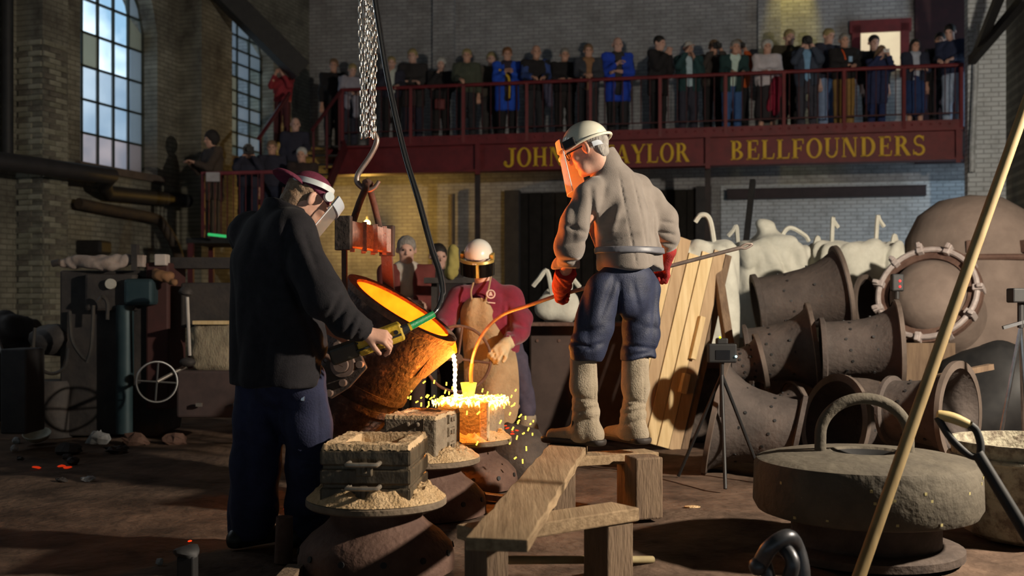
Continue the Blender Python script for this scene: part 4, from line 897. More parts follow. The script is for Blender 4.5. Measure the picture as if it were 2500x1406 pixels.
# big standing bell cope and clamped cope
m_cope = mat('cope_loam', (.16, .12, .10), (.23, .175, .145), .9, scale=3, bump=.3)
c = P(2385, 700, 10.6); t = empty('bell_cope', (c.x, c.y, 0), 'huge rounded bell cope standing by the right wall', 'bell mould')
M().lathe([(.85, 0), (.85, .06), (.80, .12), (.75, .5), (.70, 1.0), (.67, 1.5), (.62, 1.85), (.50, 2.08), (.30, 2.22), (.001, 2.27)], (c.x, c.y, 0), (-.03, 0, 1), 48).obj('body', m_cope, t, smooth=True)
for k in range(8):
    a = k*math.pi/4+.3; p = Vector((c.x+.64*math.cos(a), c.y+.64*math.sin(a), 1.72)); M().box(p, (.09, .09, .12), Matrix.Rotation(a, 3, 'Z')).obj('lug', m_rust, t, bevel=.01)
M().ring((c.x, c.y, 1.62), (0, 0, 1), .665, .03, 40, 8).obj('hoop', m_rust, t, smooth=True)
c = P(2262, 700, 9.4); t = empty('clamped_mould', (c.x-.1, c.y, 0), 'round mould ringed with pale clamps in front of the huge cope', 'bell mould')
ax = Vector((-.55, -.75, .38)).normalized(); cc = Vector((c.x, c.y, 1.28)); r, f, u = frame(ax)
M().lathe([(.001, .16), (.16, .15), (.27, .08), (.34, -.05), (.37, -.25), (.38, -.6)], cc, ax, 40).obj('dome', m_cope, t, smooth=True)
M().lathe([(.34, -.08), (.46, -.08), (.46, -.02), (.34, -.02)], cc, ax, 40, closed=True).obj('flange', m_rust, t, smooth=True)
M().ring(cc+ax*.0, ax, .42, .025, 40, 8).obj('hoop', mat('pale_iron', (.36, .30, .28), (.48, .42, .40), .7, .2, scale=16), t, smooth=True)
for k in range(11):
    a = k*2*math.pi/11+.2; d = r*math.cos(a)+u*math.sin(a); p = cc+d*.43; Rm = Matrix((d, ax.cross(d), ax)).transposed(); M().box(p-ax*.02, (.09, .055, .13), Rm).box(p+ax*.05+d*.02, (.05, .035, .05), Rm).obj('clamp', MATS['pale_iron'], t, bevel=.008)
M().box((3.50, c.y+.15, .42), (.70, .60, .84)).obj('plinth', m_woodd, t)
# sacks
m_sack = mat('white_sack', (.50, .49, .42), (.62, .61, .53), .9, scale=5, bump=.35, bscale=18, sheen=.2)
def sack(px, ptop, d, wd, h, dep, label, loops, knot=False, lean=0., seed=1):
    c = P(px, ptop, d); z1 = c.z; t = empty('bulk_sack', (c.x, d, z1-h), label, 'sack'); S = S_(.10)
    S.box((c.x, d, z1-h/2-.04), (wd/2, dep/2, h/2-.03), r=.12)
    if knot: S.cap((c.x+lean, d, z1-.12), (c.x+lean*1.2, d-.02, z1+.02), .15, .045); S.ell((c.x+lean*1.3, d-.03, z1+.05), (.085, .06, .06)); S.ell((c.x-wd*.62, d, z1+.02), (wd*.42, dep, .17), cut=True, k=.1); S.ell((c.x+wd*.66, d, z1+.05), (wd*.40, dep, .22), cut=True, k=.1)
    else: S.ell((c.x, d-.1, z1+.02), (wd*.32, dep*.5, .09), cut=True, k=.06)
    sobj(S, 'bag', m_sack, t, .02, fold=.03, fs=13, seed=seed)
    for (ax_, az, bx, bz) in loops:
        M().tube(cr([(c.x+ax_, d-.05, z1-.12), (c.x+ax_+(bx-ax_)*.4, d-.06, z1+az), (c.x+bx, d-.05, z1+bz), (c.x+bx+.05*(1 if bx > ax_ else -1), d-.03, z1+bz-.06)]), .022, 6).obj('lifting_loop', m_sack, t, smooth=True)
sack(1715, 570, 9.4, .58, 1.1, .5, 'white bulk sack with one curled lifting loop behind the leaning boards', [(.10, .12, -.02, .16), (-.22, .04, -.27, -.02)], seed=2)
sack(1872, 562, 10.6, .68, 1.15, .55, 'white bulk sack tied in a knot at its neck', [(-.30, .03, -.34, .0), (.1, .02, .36, -.05)], True, -.02, seed=3)
sack(2085, 575, 10.7, .86, 1.15, .6, 'wide white bulk sack with loops standing up', [(-.24, .16, -.22, .14), (.20, .18, .24, .15), (-.36, -.02, -.42, -.12), (.36, 0, .42, -.10)], seed=4)
sack(1362, 690, 9.42, .36, .345, .30, 'small white sack with a hooked loop behind the steel casing', [(-.05, .10, -.17, .03), (.1, .05, .14, .02)], seed=5)
for px, d, w_, h_, lab in ((1953, 10.7, 1.46, .74, 'dark steel bin under the white bulk sacks'), (1715, 9.4, .7, .72, 'dark timber crate under the sack with the curled loop')):
    c = P(px, 0, d); t = empty('storage_bin', (c.x, d, 0), lab, 'bin'); g = M().box((c.x, d, h_/2), (w_, .62, h_))
    if w_ > 1: g.box((2.62, 9.60, .43), (.94, 1.32, .86))
    g.obj('body', m_iron, t, bevel=.01)
    if w_ < 1: M().box((c.x, d-.33, h_-.05), (w_+.04, .03, .08)).obj('rim', m_rust, t)
    else: M().box((2.62, 8.93, .82), (.98, .03, .08)).obj('rim', m_rust, t)
# dark steel casing behind the man on the plank
t = empty('steel_casing', (.70, 9.4, 0), 'wide dark steel casing with a flat lip behind the trestle', 'casing'); M().box((.70, 9.5, .5), (1.08, .5, 1.0)).obj('body', mat('casing_brown', (.06, .04, .034), (.09, .06, .05), .7, .3, scale=5), t, bevel=.01); M().box((.70, 9.36, 1.005), (1.12, .74, .03)).obj('lip', m_rust, t, bevel=.004)
for k in range(6): M().cyl((.22+k*.19, 9.255, .86), (.22+k*.19, 9.24, .86), .014, n=8).obj('rivet', m_rust, t)
# leaning boards
O = G0(1640, 1098); top = P(1752, 612, O.y+.25); ul = (top-O); L = ul.length; ul.normalize(); vl = (P(1655, 625, 8.55)-P(1790, 632, 8.75)); vl = (vl-ul*vl.dot(ul)).normalized(); nl = ul.cross(vl)
if nl.y > 0: nl = -nl
t = empty('board_stack', O, 'pale boards nailed to battens leaning beside the white sacks', 'boards'); Rb = Matrix((vl, ul, vl.cross(ul))).transposed()
for k in range(5):
    off = -.02+k*.115; ln = L*(1-.03*((k*7) % 3)); M().box(O+ul*ln/2+vl*off+nl*(.004*((k*5) % 3)), (.108, ln, .024), Rb).obj('board', [m_woodp, mat('board_dark', (.34, .23, .13), (.45, .32, .19), .8, scale=3, stretch=(9, 9, .8))][k == 0 or k == 3], t, bevel=.003)
for u_ in (.18, .62): M().box(O+ul*L*u_+vl*.2-nl*.04, (.62, .09, .05), Rb).obj('batten', m_woodd, t, bevel=.004)
for v_ in (-.12,): M().box(O+ul*L*.5+vl*v_-nl*.05, (.06, L, .09), Rb).obj('side_rail', m_woodd, t, bevel=.004)
M().box(O+ul*L*.55+vl*.03+nl*.04, (.05, .36, .05), Rb).box(O+ul*L*.32+vl*.05+nl*.04, (.06, .16, .05), Rb).obj('cleat', m_woodp, t, bevel=.004)
M().bar(G0(1820, 1110), P(1748, 640, 8.9), .07, .08).obj('leaning_post', m_woodd, bevel=.005, label='dark post leaning between the boards and the bell cases', cat='post')
M().bar((P(1775, 0, 11.5).x, 11.5, 0), P(1838, 440, 12.6), .06, .06).obj('leaning_pole', m_dark, label='black pole slanting up in front of the blue white wall', cat='pole')
# tripod cameras
m_cam = mat('camera_black', (.014, .014, .015), rough=.55, spec=.3)
def dslr(p, label, ts=1., legs=True, leds=None):
    p = Vector(p); t = empty('tripod_camera', (p.x, p.y, 0), label, 'camera')
    M().box(p, (.15*ts, .07, .10*ts)).box(p+Vector((0, 0, .062*ts)), (.06*ts, .06, .035*ts)).obj('body', m_cam, t, bevel=.01); M().cyl(p+Vector((0, .03, -.005)), p+Vector((0, .12, -.005)), .038*ts, n=18).obj('lens', m_dark, t, smooth=True)
    M().box(p+Vector((0, -.037, -.01)), (.075*ts, .004, .05*ts)).obj('screen', mat('screen_black', (.01, .01, .012), rough=.1), t)
    if legs:
        M().cyl(p-Vector((0, 0, .05)), p-Vector((0, 0, .42)), .014, n=8).obj('column', m_cam, t)
        for k in range(3): a = k*2.094+.4; M().cyl(p-Vector((0, 0, .14)), (p.x+.32*math.cos(a), p.y+.32*math.sin(a), .01), .012, n=8).obj('leg', m_cam, t)
    for (dx, dz, cl) in leds or []: M().sph(p+Vector((dx, -.045, dz)), .0075, 8).obj('led', emat('led_%d%d' % (cl[0]*9, cl[1]*9), cl, 5), t)
    return t
dslr(P(1762, 862, 7.0), 'black camera on a tripod beside the leaning boards', 1.25, True, [(.085, -.02, (.5, 1, 1)), (-.02, .105, (.5, .5, 0))])
q = P(2190, 690, 7.9); t = empty('camera_light', q-Vector((0, 0, .1)), 'small black device with red lights on top of the bell case', 'camera'); M().box(q, (.09, .06, .13)).obj('body', m_dark, t, bevel=.012); M().cyl(q-Vector((0, 0, .06)), q-Vector((0, 0, .12)), .018, n=10).obj('mount', m_dark, t)
for dz in (-.03, .012): M().sph(q+Vector((.01, -.033, dz)), .009, 8).obj('led', emat('led_red', (1, .02, .02), 4), t)
# round weight with bail handle
m_wt = mat('weight_iron', (.072, .061, .046), (.11, .094, .07), .85, .15, scale=5, bump=.45, bscale=26)
WCn = Vector((1.665, 5.02, 0)); t = empty('round_weight', (WCn.x, WCn.y, 0), 'heavy round iron weight with an arched bail handle', 'weight')
zt, zb, RR = .445, .185, .512
prof = [(.08, zt-.012), (.135, zt+.012), (.16, zt+.030), (.40, zt+.012), (RR-.035, zt-.004), (RR-.012, zt-.012), (RR, zt-.035), (RR+.006, zb+.05), (RR-.015, zb+.012), (RR-.05, zb), (.30, zb)]
M().lathe(prof, WCn, n=64).obj('disc', m_wt, t, smooth=True)
M().lathe([(.001, zt-.05), (.075, zt-.05), (.085, zt-.008), (.14, zt+.02)], WCn, n=32).obj('centre_hole', m_dark, t, smooth=True)
M().lathe([(.34, .0), (.34, zb+.01), (.30, zb+.02)], WCn, n=40).obj('base', m_iron, t, smooth=True); M().lathe([(.44, 0), (.44, .035), (.40, .05), (.30, .05)], WCn, n=40).obj('foot_ring', m_iron, t, smooth=True)
h0, h1 = P(2003, 1085, 5.05), P(2218, 1112, 5.0); h0.z = zt; h1.z = zt; cpt = (h0+h1)/2
pts = [h0-Vector((0, 0, .02)), h0+Vector((0, 0, .10))]+[cpt+(h0-cpt)*math.cos(a)+Vector((0, 0, .10+.175*math.sin(a))) for a in [math.pi*i/12 for i in range(1, 12)]]+[h1+Vector((0, 0, .10)), h1-Vector((0, 0, .02))]
M().tube(cr(pts, 3), .027, 12).obj('bail_handle', m_wt, t, smooth=True)
rs2 = random.Random(11)
for k in range(26):
    a = math.radians(rs2.uniform(195, 330)); z = rs2.uniform(zb+.03, zt-.05); p = WCn+Vector((RR*math.cos(a), RR*math.sin(a), z)); M().box(p, (.006, .012, .012), Matrix.Rotation(a, 3, 'Z')).obj('paint_fleck', mat('fleck', (.42, .36, .16), rough=.8), t)
# long wooden pole
M().tube([G0(2072, 1478), P(2135, 1300, 4.18), P(2300, 830, 4.35), P(2512, 235, 4.6)], [.026, .025, .024, .023], 12).obj('wooden_pole', mat('ash_pole', (.24, .165, .068), (.32, .23, .105), .75, scale=3, stretch=(8, 8, 1)), smooth=True, label='long slanting wooden pole in front of the round weight', cat='pole')
# shackle chain in front of it
t = empty('shackle', (P(1905, 0, 3.95).x, 3.95, 0), 'knotted dark iron shackle on the floor by the round weight', 'shackle'); q = P(1905, 1345, 3.95)
m_shk = mat('shackle_iron', (.07, .075, .085), (.12, .12, .13), .4, .7, scale=14)
M().tube(cr([q+Vector((-.075, 0, -.05)), q+Vector((-.045, -.03, .02)), q+Vector((.02, -.02, .055)), q+Vector((.065, .03, .01)), q+Vector((.085, .02, -.08)), q+Vector((.08, 0, -.24))]), .031, 12).obj('bow', m_shk, t, smooth=True)
M().tube(cr([q+Vector((-.01, .02, .04)), q+Vector((.03, -.05, -.02)), q+Vector((.02, -.045, -.10)), q+Vector((-.005, -.02, -.24))]), .027, 12).obj('strand', m_shk, t, smooth=True); M().sph(q+Vector((-.085, -.01, -.055)), .035, 12).obj('pin_head', m_shk, t, smooth=True)
M().tube(cr([q+Vector((-.06, .03, -.02)), q+Vector((-.035, .02, -.12)), q+Vector((-.03, .01, -.24))]), .026, 12).obj('strand', m_shk, t, smooth=True)
# pale crusted tub and shovel at the frame edge
c = Vector((2.62, 5.35, 0)); m_tub = mat('crusted_tub', (.34, .31, .23), (.14, .11, .08), .9, scale=13, bump=.7, bscale=40, pos=(.45, .62))
t = empty('crusted_tub', c, 'pale crusted tub beside the round weight', 'tub'); M().lathe([(.001, 0), (.28, 0), (.33, .03), (.37, .18), (.385, .44), (.40, .46), (.40, .485), (.375, .485), (.36, .2), (.001, .06)], c, n=44).obj('body', m_tub, t, smooth=True); M().ring(c+Vector((0, 0, .40)), (0, 0, 1), .392, .014, 44, 8).obj('hoop', m_tub, t, smooth=True)
t = empty('shovel', P(2490, 1330, 4.2), 'shovel with a yellow wooden grip leaning beside the tub', 'shovel'); ga, gb_ = P(2288, 1012, 4.32), P(2364, 1036, 4.30)
M().tube(cr([ga, ga.lerp(gb_, .5)+Vector((0, 0, .006)), gb_], 4), [.018, .021, .022, .0225, .0225, .022, .021, .02, .018], 14).obj('grip', mat('grip_wood', (.42, .31, .12), (.5, .38, .17), .6, stretch=(2, 2, 2)), t, smooth=True)
jn = P(2392, 1118, 4.28); M().tube(cr([gb_+Vector((.006, 0, .0)), P(2384, 1052, 4.3), P(2394, 1085, 4.29), jn]), .016, 10).tube(cr([ga-Vector((.0, 0, .01)), P(2320, 1068, 4.3), P(2362, 1108, 4.29), jn]), .015, 10).obj('yoke', m_dark, t, smooth=True)
M().cyl(jn-Vector((.01, 0, -.02)), P(2560, 1392, 4.15), .024, .026, n=14).obj('shaft', m_dark, t, smooth=True)
q = P(2560, 1392, 4.15); M().box((q.x+.06, q.y-.01, max(.06, q.z-.05)), (.2, .02, .12), rotm('Y', 35)).obj('blade', m_iron, t)
q = G0(2422, 1072); t = empty('tool_box', (q.x, q.y, 0), 'dark green box on the floor behind the shovel grip', 'box'); M().box((q.x, q.y, .16), (.46, .3, .32), axes_of(8)).obj('body', mat('green_paint', (.03, .10, .075), (.02, .07, .055), .6), t, bevel=.01); M().box((q.x, q.y, .33), (.48, .32, .03), axes_of(8)).obj('lid', MATS['green_paint'], t, bevel=.006)
tp = P(2492, 800, 6.6); t = empty('tripod', (tp.x, tp.y, 0), 'silver legged tripod at the right edge of the hall', 'tripod')
for (x, y) in ((2418, 1083), (2520, 1120), (2560, 1060)): M().cyl(tp, P(x, y, CH*F/(y+22-HOR)) if False else Vector((P(x, y, 6.6).x, 6.6+(.3 if x > 2530 else 0), .02)), .013, n=8).obj('leg', m_steel, t)
M().cyl(tp, tp+Vector((0, 0, .2)), .02, n=10).obj('column', m_dark, t); M().box(tp+Vector((.0, 0, .2)), (.14, .1, .09)).obj('head', m_dark, t, bevel=.01); M().bar(tp+Vector((-.12, -.02, -.0)), tp+Vector((.1, .0, .06)), .02, .02).obj('pan_handle', m_steel, t)
M().sph((P(2440, 900, 8.3).x, 8.3, .42), (.48, .4, .46), 20).jit(.05, 8).obj('tarpaulin_heap', m_dark, smooth=True, label='black tarpaulin heap behind the tripod', cat='tarpaulin')
M().bar(P(2270, 925, 7.2), P(2420, 895, 7.4), .05, .04).obj('loose_batten', m_woodd, label='loose brown batten on the tarpaulin heap', cat='batten')
q = P(1692, 1238, 6.1); M().sph(G0(1690, 1237), (.05, .03, .008), 10).obj('sand_spill', m_sand, smooth=True, label='small pale sand spill on the floor right of the trestle', cat='sand')

# ================================================================ left side machinery
m_mach = mat('machine_grime', (.035, .032, .033), (.065, .055, .05), .7, .3, scale=4, bump=.3)
m_teal = mat('machine_teal', (.02, .045, .055), (.035, .06, .07), .5, .3, scale=5)
m_maroon = mat('machine_maroon', (.08, .03, .028), (.055, .024, .022), .7, .2, scale=5)
m_cloth = mat('dusty_cloth', (.36, .30, .27), (.24, .18, .15), .95, scale=6, bump=.5, bscale=18)
D = 9.4
def bx(g, x0, x1, y0, y1, d, dep): a, b = P(x0, y1, d), P(x1, y0, d); return g.box(((a.x+b.x)/2, d+dep/2, (a.z+b.z)/2), (b.x-a.x, dep, b.z-a.z))
mc = empty('moulding_machine', (P(285, 0, D).x, D, 0), 'grimy old moulding machine with hoses and dusty cloth along its top', 'machine')
bx(M(), 145, 385, 660, 1065, D, .7).obj('body', m_mach, mc, bevel=.02)
bx(M(), 355, 412, 640, 1000, D-.05, .5).obj('side_column', m_maroon, mc, bevel=.02)
bx(M(), 205, 330, 668, 760, D-.12, .2).obj('front_head', m_mach, mc, bevel=.03); bx(M(), 300, 372, 680, 745, D-.2, .25).obj('valve_block', m_teal, mc, bevel=.03)
a = P(305, 745, D-.1); M().cyl((a.x, a.y, .05), a, .075, n=18).obj('ram_column', m_teal, mc, smooth=True)
g = S_(.03); g.cap(P(160, 640, D-.05), P(312, 636, D-.05), .052, .055); g.ell(P(250, 644, D-.08), (.2, .07, .06)); sobj(g, 'cloth_roll', m_cloth, mc, .014, fold=.012, fs=26)
bx(M(), 332, 350, 622, 652, D-.1, .1).obj('cloth_pack', m_cloth, mc, bevel=.01); bx(M(), 376, 405, 620, 648, D-.1, .12).obj('cloth_pack', mat('pale_cloth', (.55, .48, .44), rough=.95), mc, bevel=.01)
g = S_(.03); g.ell(P(398, 674, D-.15), (.10, .06, .05)); g.cap(P(380, 664, D-.1), P(424, 690, D-.2), .035, .03); sobj(g, 'leather_rag', mat('leather_rag', (.26, .13, .06), (.18, .09, .045), .8), mc, .014, fold=.01, fs=30)
a = P(272, 693, D-.14); M().cyl(a, a+Vector((0, -.03, 0)), .045, n=20).obj('gauge', mat('gauge_face', (.5, .48, .42), rough=.4), mc, smooth=True)
for pts, lab in (([(85, 800), (82, 860), (100, 900), (130, 912), (158, 895), (166, 850)], 0), ([(228, 745), (226, 800), (222, 850), (212, 885)], 1), ([(170, 760), (176, 830), (200, 870), (215, 880)], 2), ([(240, 735), (250, 725), (262, 740), (262, 780)], 3)):
    M().tube(cr([P(x, y, D-.22) for x, y in pts]), .017 if lab else .015, 8).obj('hose', mat('hose_black', (.025, .025, .026), (.06, .05, .04), .45), mc, smooth=True)
M().cyl(P(145, 640, D-.1), P(128, 644, D-.1), .03, n=12).obj('lug', m_mach, mc); bx(M(), 320, 333, 596, 660, D-.12, .08).obj('clamp_post', m_mach, mc); bx(M(), 405, 560, 628, 655, D+.1, .2).obj('rear_beam', m_mach, mc)
q = P(120, 790, D); M().lathe([(.001, .0), (.20, 0), (.21, .45), (.19, .5), (.001, .5)], (q.x, q.y+.1, .0), n=24).obj('pot', m_mach, mc, smooth=True); M().sph((q.x, q.y+.1, .86), (.2, .18, .14), 16).jit(.03, 14).obj('heap', m_mach, mc, smooth=True)
# small machine with hand wheel
mc = empty('vice_bench', (P(470, 0, 8.9).x, 8.9, 0), 'dark bench press with a spoked hand wheel and pale lever', 'machine')
bx(M(), 430, 585, 905, 1020, 8.95, .45).obj('base', mat('press_maroon', (.075, .05, .048), (.05, .036, .036), .8), mc, bevel=.02); bx(M(), 440, 575, 690, 800, 9.3, .35).obj('back_box', m_mach, mc, bevel=.02)
wc = P(383, 932, 8.75); wx = Vector((.55, -.83, .1)).normalized(); M().ring(wc, wx, .165, .010, 40, 8).obj('wheel_rim', m_steel if False else mat('wheel_iron', (.10, .10, .105), (.15, .15, .15), .4, .7), mc, smooth=True); r, f, u = frame(wx)
for k in range(4): a = k*math.pi/2+.1; M().cyl(wc, wc+(r*math.cos(a)+u*math.sin(a))*.165, .008, n=6).obj('spoke', MATS['wheel_iron'], mc)
M().cyl(wc, P(452, 895, 8.95), .016, n=10).obj('screw', mat('bright_screw', (.3, .27, .24), rough=.4, metal=.6), mc, smooth=True)
M().cyl(P(457, 725, 8.85), P(463, 868, 8.85), .015, n=10).obj('lever', mat('pale_lever', (.5, .46, .42), (.36, .33, .3), .6), mc, smooth=True); M().sph(P(455, 712, 8.85), (.06, .05, .04), 12).jit(.01, 40).obj('lever_head', m_mach, mc, smooth=True); M().sph(P(458, 884, 8.85), (.07, .05, .04), 12).obj('joint', m_mach, mc, smooth=True)
for x in (486, 578): M().box(P(x, 988, 8.9), (.05, .03, .03)).obj('bolt', MATS['bright_screw'], mc)
S = S_(.06); a = P(512, 865, 9.05); S.box((a.x+.03, a.y+.10, .80), (.21, .14, .20), r=.08); sobj(S, 'sand_sack', mat('sack_buff', (.34, .29, .2), (.2, .165, .12), .95, scale=14, bump=.6, stretch=(2, 2, .6)), None, .02, fold=.02, fs=16, label='buff sack slumped behind the bench press', cat='sack')
for x0, x1, lab in ((470, 560, 'narrow buff board lying on the slumped sack'),): bx(M(), x0, x1, 783, 792, 9.0, .2).obj('board', m_woodp, label=lab, cat='board')
bx(M(), 0, 64, 852, 1060, 8.6, .35).obj('steel_cabinet', mat('slate', (.035, .034, .038), (.05, .048, .05), .6), bevel=.015, label='dark slab sided cabinet at the left edge behind the hand ladle', cat='cabinet')
S = S_(.05); a = P(10, 790, 10.6); S.ell((a.x, a.y, .9), (.34, .25, .2)).ell((a.x-.1, a.y, .5), (.4, .3, .5)); sobj(S, 'scrap_heap', m_mach, None, .03, fold=.03, fs=14, label='dark scrap heap left of the moulding machine', cat='scrap')
bx(M(), 170, 250, 585, 622, 10.5, .35).obj('wall_box', m_dark, bevel=.03, label='black junction box above the moulding machine cloth', cat='box')
q = bpy.data.objects['wall_box']; p = lwp(s_of(208), 1.9, .12); q.location = (p.x, p.y, P(0, 622, p.y).z); q.rotation_euler = (0, 0, LA-math.pi/2+.2); q.scale = (1.5, 1, 1.45)
# hand ladle lying in front
t = empty('hand_ladle', G0(90, 1080), 'small pale hand ladle with a long handle lying on the floor', 'ladle'); q = G0(92, 1080); R_ = Matrix.Rotation(-.2, 3, 'Y')
M().lathe([(.001, 0), (.05, .006), (.09, .03), (.115, .075), (.108, .075), (.085, .036), (.05, .014), (.001, .008)], q+Vector((0, 0, .012)), (.05, -.35, .94), 28).obj('bowl', mat('pale_bowl', (.50, .50, .42), (.34, .33, .27), .7, scale=9), t, smooth=True)
M().cyl(P(74, 1048, q.y+.05), P(-30, 760, q.y+.5), .017, n=10).obj('handle', mat('grey_bar', (.20, .20, .215), (.28, .28, .29), .45, .5), t, smooth=True)
# scrap pieces on the floor
sc = [(240, 1068, .10, .07, 1), (330, 1072, .12, .05, 0), (425, 1068, .11, .045, 0), (168, 1092, .11, .05, 2), (40, 1055, .035, .03, 1), (35, 1088, .035, .03, 1), (282, 1092, .08, .03, 2), (178, 1118, .05, .03, 2), (390, 1365, .018, .016, 1), (50, 1112, .03, .015, 2), (300, 1085, .05, .02, 2), (165, 1108, .04, .02, 2), (215, 1160, .05, .012, 1), (150, 1163, .04, .012, 2)]
for i, (x, y, w_, h_, k) in enumerate(sc):
    q = G0(x, max(y+10, 1080)); g = M().sph(q+Vector((0, 0, h_*.35)), (w_, w_*.7, h_), 10).jit(w_*.25, 9/w_, i*1.7)
    g.obj('slag_lump', [m_rust, mat('pale_slag', (.42, .43, .44), (.26, .26, .27), .8, scale=20), m_mach][k], label=['rusty brown slag lump on the floor before the bench press', 'pale grey slag lump on the floor near the hand ladle', 'dark slag lump on the floor near the hand ladle'][k], cat='slag', group=['rusty slag lumps', 'pale slag lumps', 'dark slag lumps'][k])
# ================================================================ people
m_skin = mat('skin', (.50, .27, .19), (.58, .33, .24), .55, scale=14, bump=.06, bscale=90)
m_skinb = mat('skin_pale', (.56, .33, .26), (.62, .38, .30), .55, scale=14)
m_greyhair = mat('hair_grey', (.34, .31, .28), (.20, .18, .16), .6, scale=60, stretch=(1, 1, .3), bump=.5, bscale=140)
def lathe_band(c, ax, ref, R, z0, z1, th_, a0=0, a1=360, n=40):
    return M().lathe([(R, z0), (R+th_, z0), (R+th_, z1), (R, z1)], c, ax, n, a0, a1, closed=True, ref=ref)
m_visor = glassmat('visor_clear', (.84, .82, .80), .10, .27, (.85, .80, .76), .08)
# ---------------------------------------------------------------- man in the black jacket
d0 = 5.02; q = lambda x, y, d=d0: P(x, y, d)
man = empty('person', q(690, 1340).xy.to_3d(), 'person in black jacket, navy trousers and burgundy cap working the hoist pendant', 'person')
fw = Vector((.75, .66, 0)).normalized(); rt = Vector((fw.y, -fw.x, 0))
hc = q(752, 488); hr, hf, hu = frame((.70, .46, -.50), (.3, .2, .9))
rw_, lw = q(889, 812, 4.86), q(842, 822, 5.16)
S = S_(.03); head(S, hc, hf, hu, 1.03); S.cap(hc-hu*.06-hf*.03, q(712, 512), .058, .07)
S.ecap(q(684, 900), q(680, 600), (.17, .12), (.18, .12), rt).cap(q(622, 570, 5.18), q(708, 570, 4.9), .06)
S.chain([q(708, 570, 4.9), q(792, 735, 4.74), rw_], [.055, .045, .03]); S.chain([q(622, 570, 5.18), q(700, 740, 5.42), lw], [.055, .045, .03])
S.chain([q(648, 925, 5.1), q(628, 1120, 5.12), q(612, 1285, 5.1)], [.06, .06, .045]); S.chain([q(735, 925, 5.03), q(754, 1130, 5.08), q(760, 1280, 5.12)], [.06, .06, .045])
hand(S, rw_, q(932, 822, 4.875)-rw_, (.22, -.62, .75), 1, (40, 48, 35), 1.10, .98)
hand(S, lw, q(880, 838, 5.04)-lw, (.3, .1, .9), -1, (40, 55, 45), 1.0)
sobj(S, 'body', m_skin, man, .0054)
mj = mat('jacket_black', (.012, .011, .013), (.018, .016, .019), .85, scale=30, bump=.15, bscale=160, sheen=.03, spec=.2)
S = S_(.05); S.ecap(q(682, 960), q(674, 640), (.262, .225), (.235, .185), rt).ecap(q(674, 640), q(700, 512), (.235, .18), (.12, .11), rt)
S.cap(q(612, 572, 5.20), q(712, 566, 4.86), .10).ecap(q(702, 505), q(736, 462), (.10, .10), (.080, .085), rt, .03)
S.chain([q(712, 572, 4.86), q(790, 728, 4.74), q(845, 782, 4.79), q(884, 806, 4.86)], [.108, .088, .074, .062]); S.chain([q(612, 572, 5.2), q(692, 740, 5.42), q(836, 818, 5.18)], [.10, .088, .06])
S.plane(q(690, 940), (0, 0, -1)).plane(hc-hu*.06-hf*.03+hu*.0, Vector((.28, .18, .9))); S.plane(q(890, 809, 4.862), (rw_-q(845, 782, 4.79)))
y_ = 5.05; fr_ = [(700, 540, 696, 660, 9, .022, y_), (696, 660, 742, 770, 9, .020, y_), (742, 770, 792, 905, 8, .014, y_), (640, 520, 610, 640, 10, .010, y_), (830, 725, 800, 775, 5, .014, y_), (848, 745, 812, 800, 5, .016, y_), (868, 768, 838, 822, 5, .014, y_), (882, 785, 860, 836, 4, .012, y_), (815, 735, 800, 762, 6, -.010, y_), (720, 560, 770, 690, 10, -.008, y_), (740, 560, 775, 660, 4, .008, y_), (620, 700, 650, 900, 14, .008, y_), (690, 480, 735, 505, 5, .012, y_)]
jk = sobj(S, 'jacket', mj, man, .0095, fold=.008, fs=13, seed=4, folds=fr_)
S = S_(.03); a_, b_ = q(868, 796, 4.83), q(886, 808, 4.858); S.cap(a_, b_, .066, .062); dv = (b_-a_).normalized(); S.plane(a_-dv*.004, -dv); S.plane(b_+dv*.006, dv); sobj(S, 'cuff', mj, jk, .008, fold=.006, fs=40)
mt = mat('trousers_navy', (.012, .0145, .040), (.020, .024, .062), .85, scale=14, bump=.2, bscale=120)
S = S_(.045); S.ecap(q(690, 930), q(690, 900), (.18, .13), (.15, .11), rt)
S.chain([q(640, 925, 5.14), q(634, 1030, 5.13), q(626, 1130, 5.12), q(618, 1240, 5.11), q(612, 1288, 5.10)], [.115, .122, .115, .112, .105]); S.chain([q(742, 930, 5.0), q(748, 1030, 5.04), q(754, 1140, 5.08), q(758, 1230, 5.11), q(760, 1285, 5.12)], [.105, .114, .108, .108, .112])
S.plane((0, 0, .045), (0, 0, -1))
y_ = 5.08; fr_ = [(705, 1108, 772, 1122, 5, .014, y_), (725, 1085, 770, 1118, 5, .012, y_), (712, 1150, 780, 1140, 6, .010, y_), (776, 955, 781, 1325, 2, .006, y_), (574, 1232, 668, 1262, 6, .016, y_), (582, 1270, 650, 1296, 5, .014, y_), (640, 1235, 690, 1215, 6, .012, y_), (702, 1252, 812, 1292, 6, .018, y_), (708, 1300, 806, 1246, 6, .014, y_), (712, 1272, 790, 1262, 4, .010, y_), (650, 1000, 694, 1100, 8, .014, y_), (630, 1130, 690, 1090, 7, .012, y_), (602, 960, 606, 1200, 10, .008, y_), (690, 950, 700, 1200, 9, .016, y_)]
sobj(S, 'trousers', mt, man, .0095, fold=.008, fs=14, seed=9, folds=fr_)
M().box(q(740, 965, 4.895), (.018, .008, .055), rotm('Y', 6)).obj('pocket_tool', m_steel, man, bevel=.003)
for (x, d) in ((606, 5.08), (752, 5.10)):
    S = S_(.02); a_ = P(x, 750, d); a_.z = .05; S.ecap(a_-fw*.06, a_+fw*.17, (.05, .055), (.045, .04), rt); S.plane((0, 0, .012), (0, 0, -1)); sobj(S, 'shoe', mat('shoe_black', (.015, .014, .013), (.03, .026, .022), .4), man, .009)
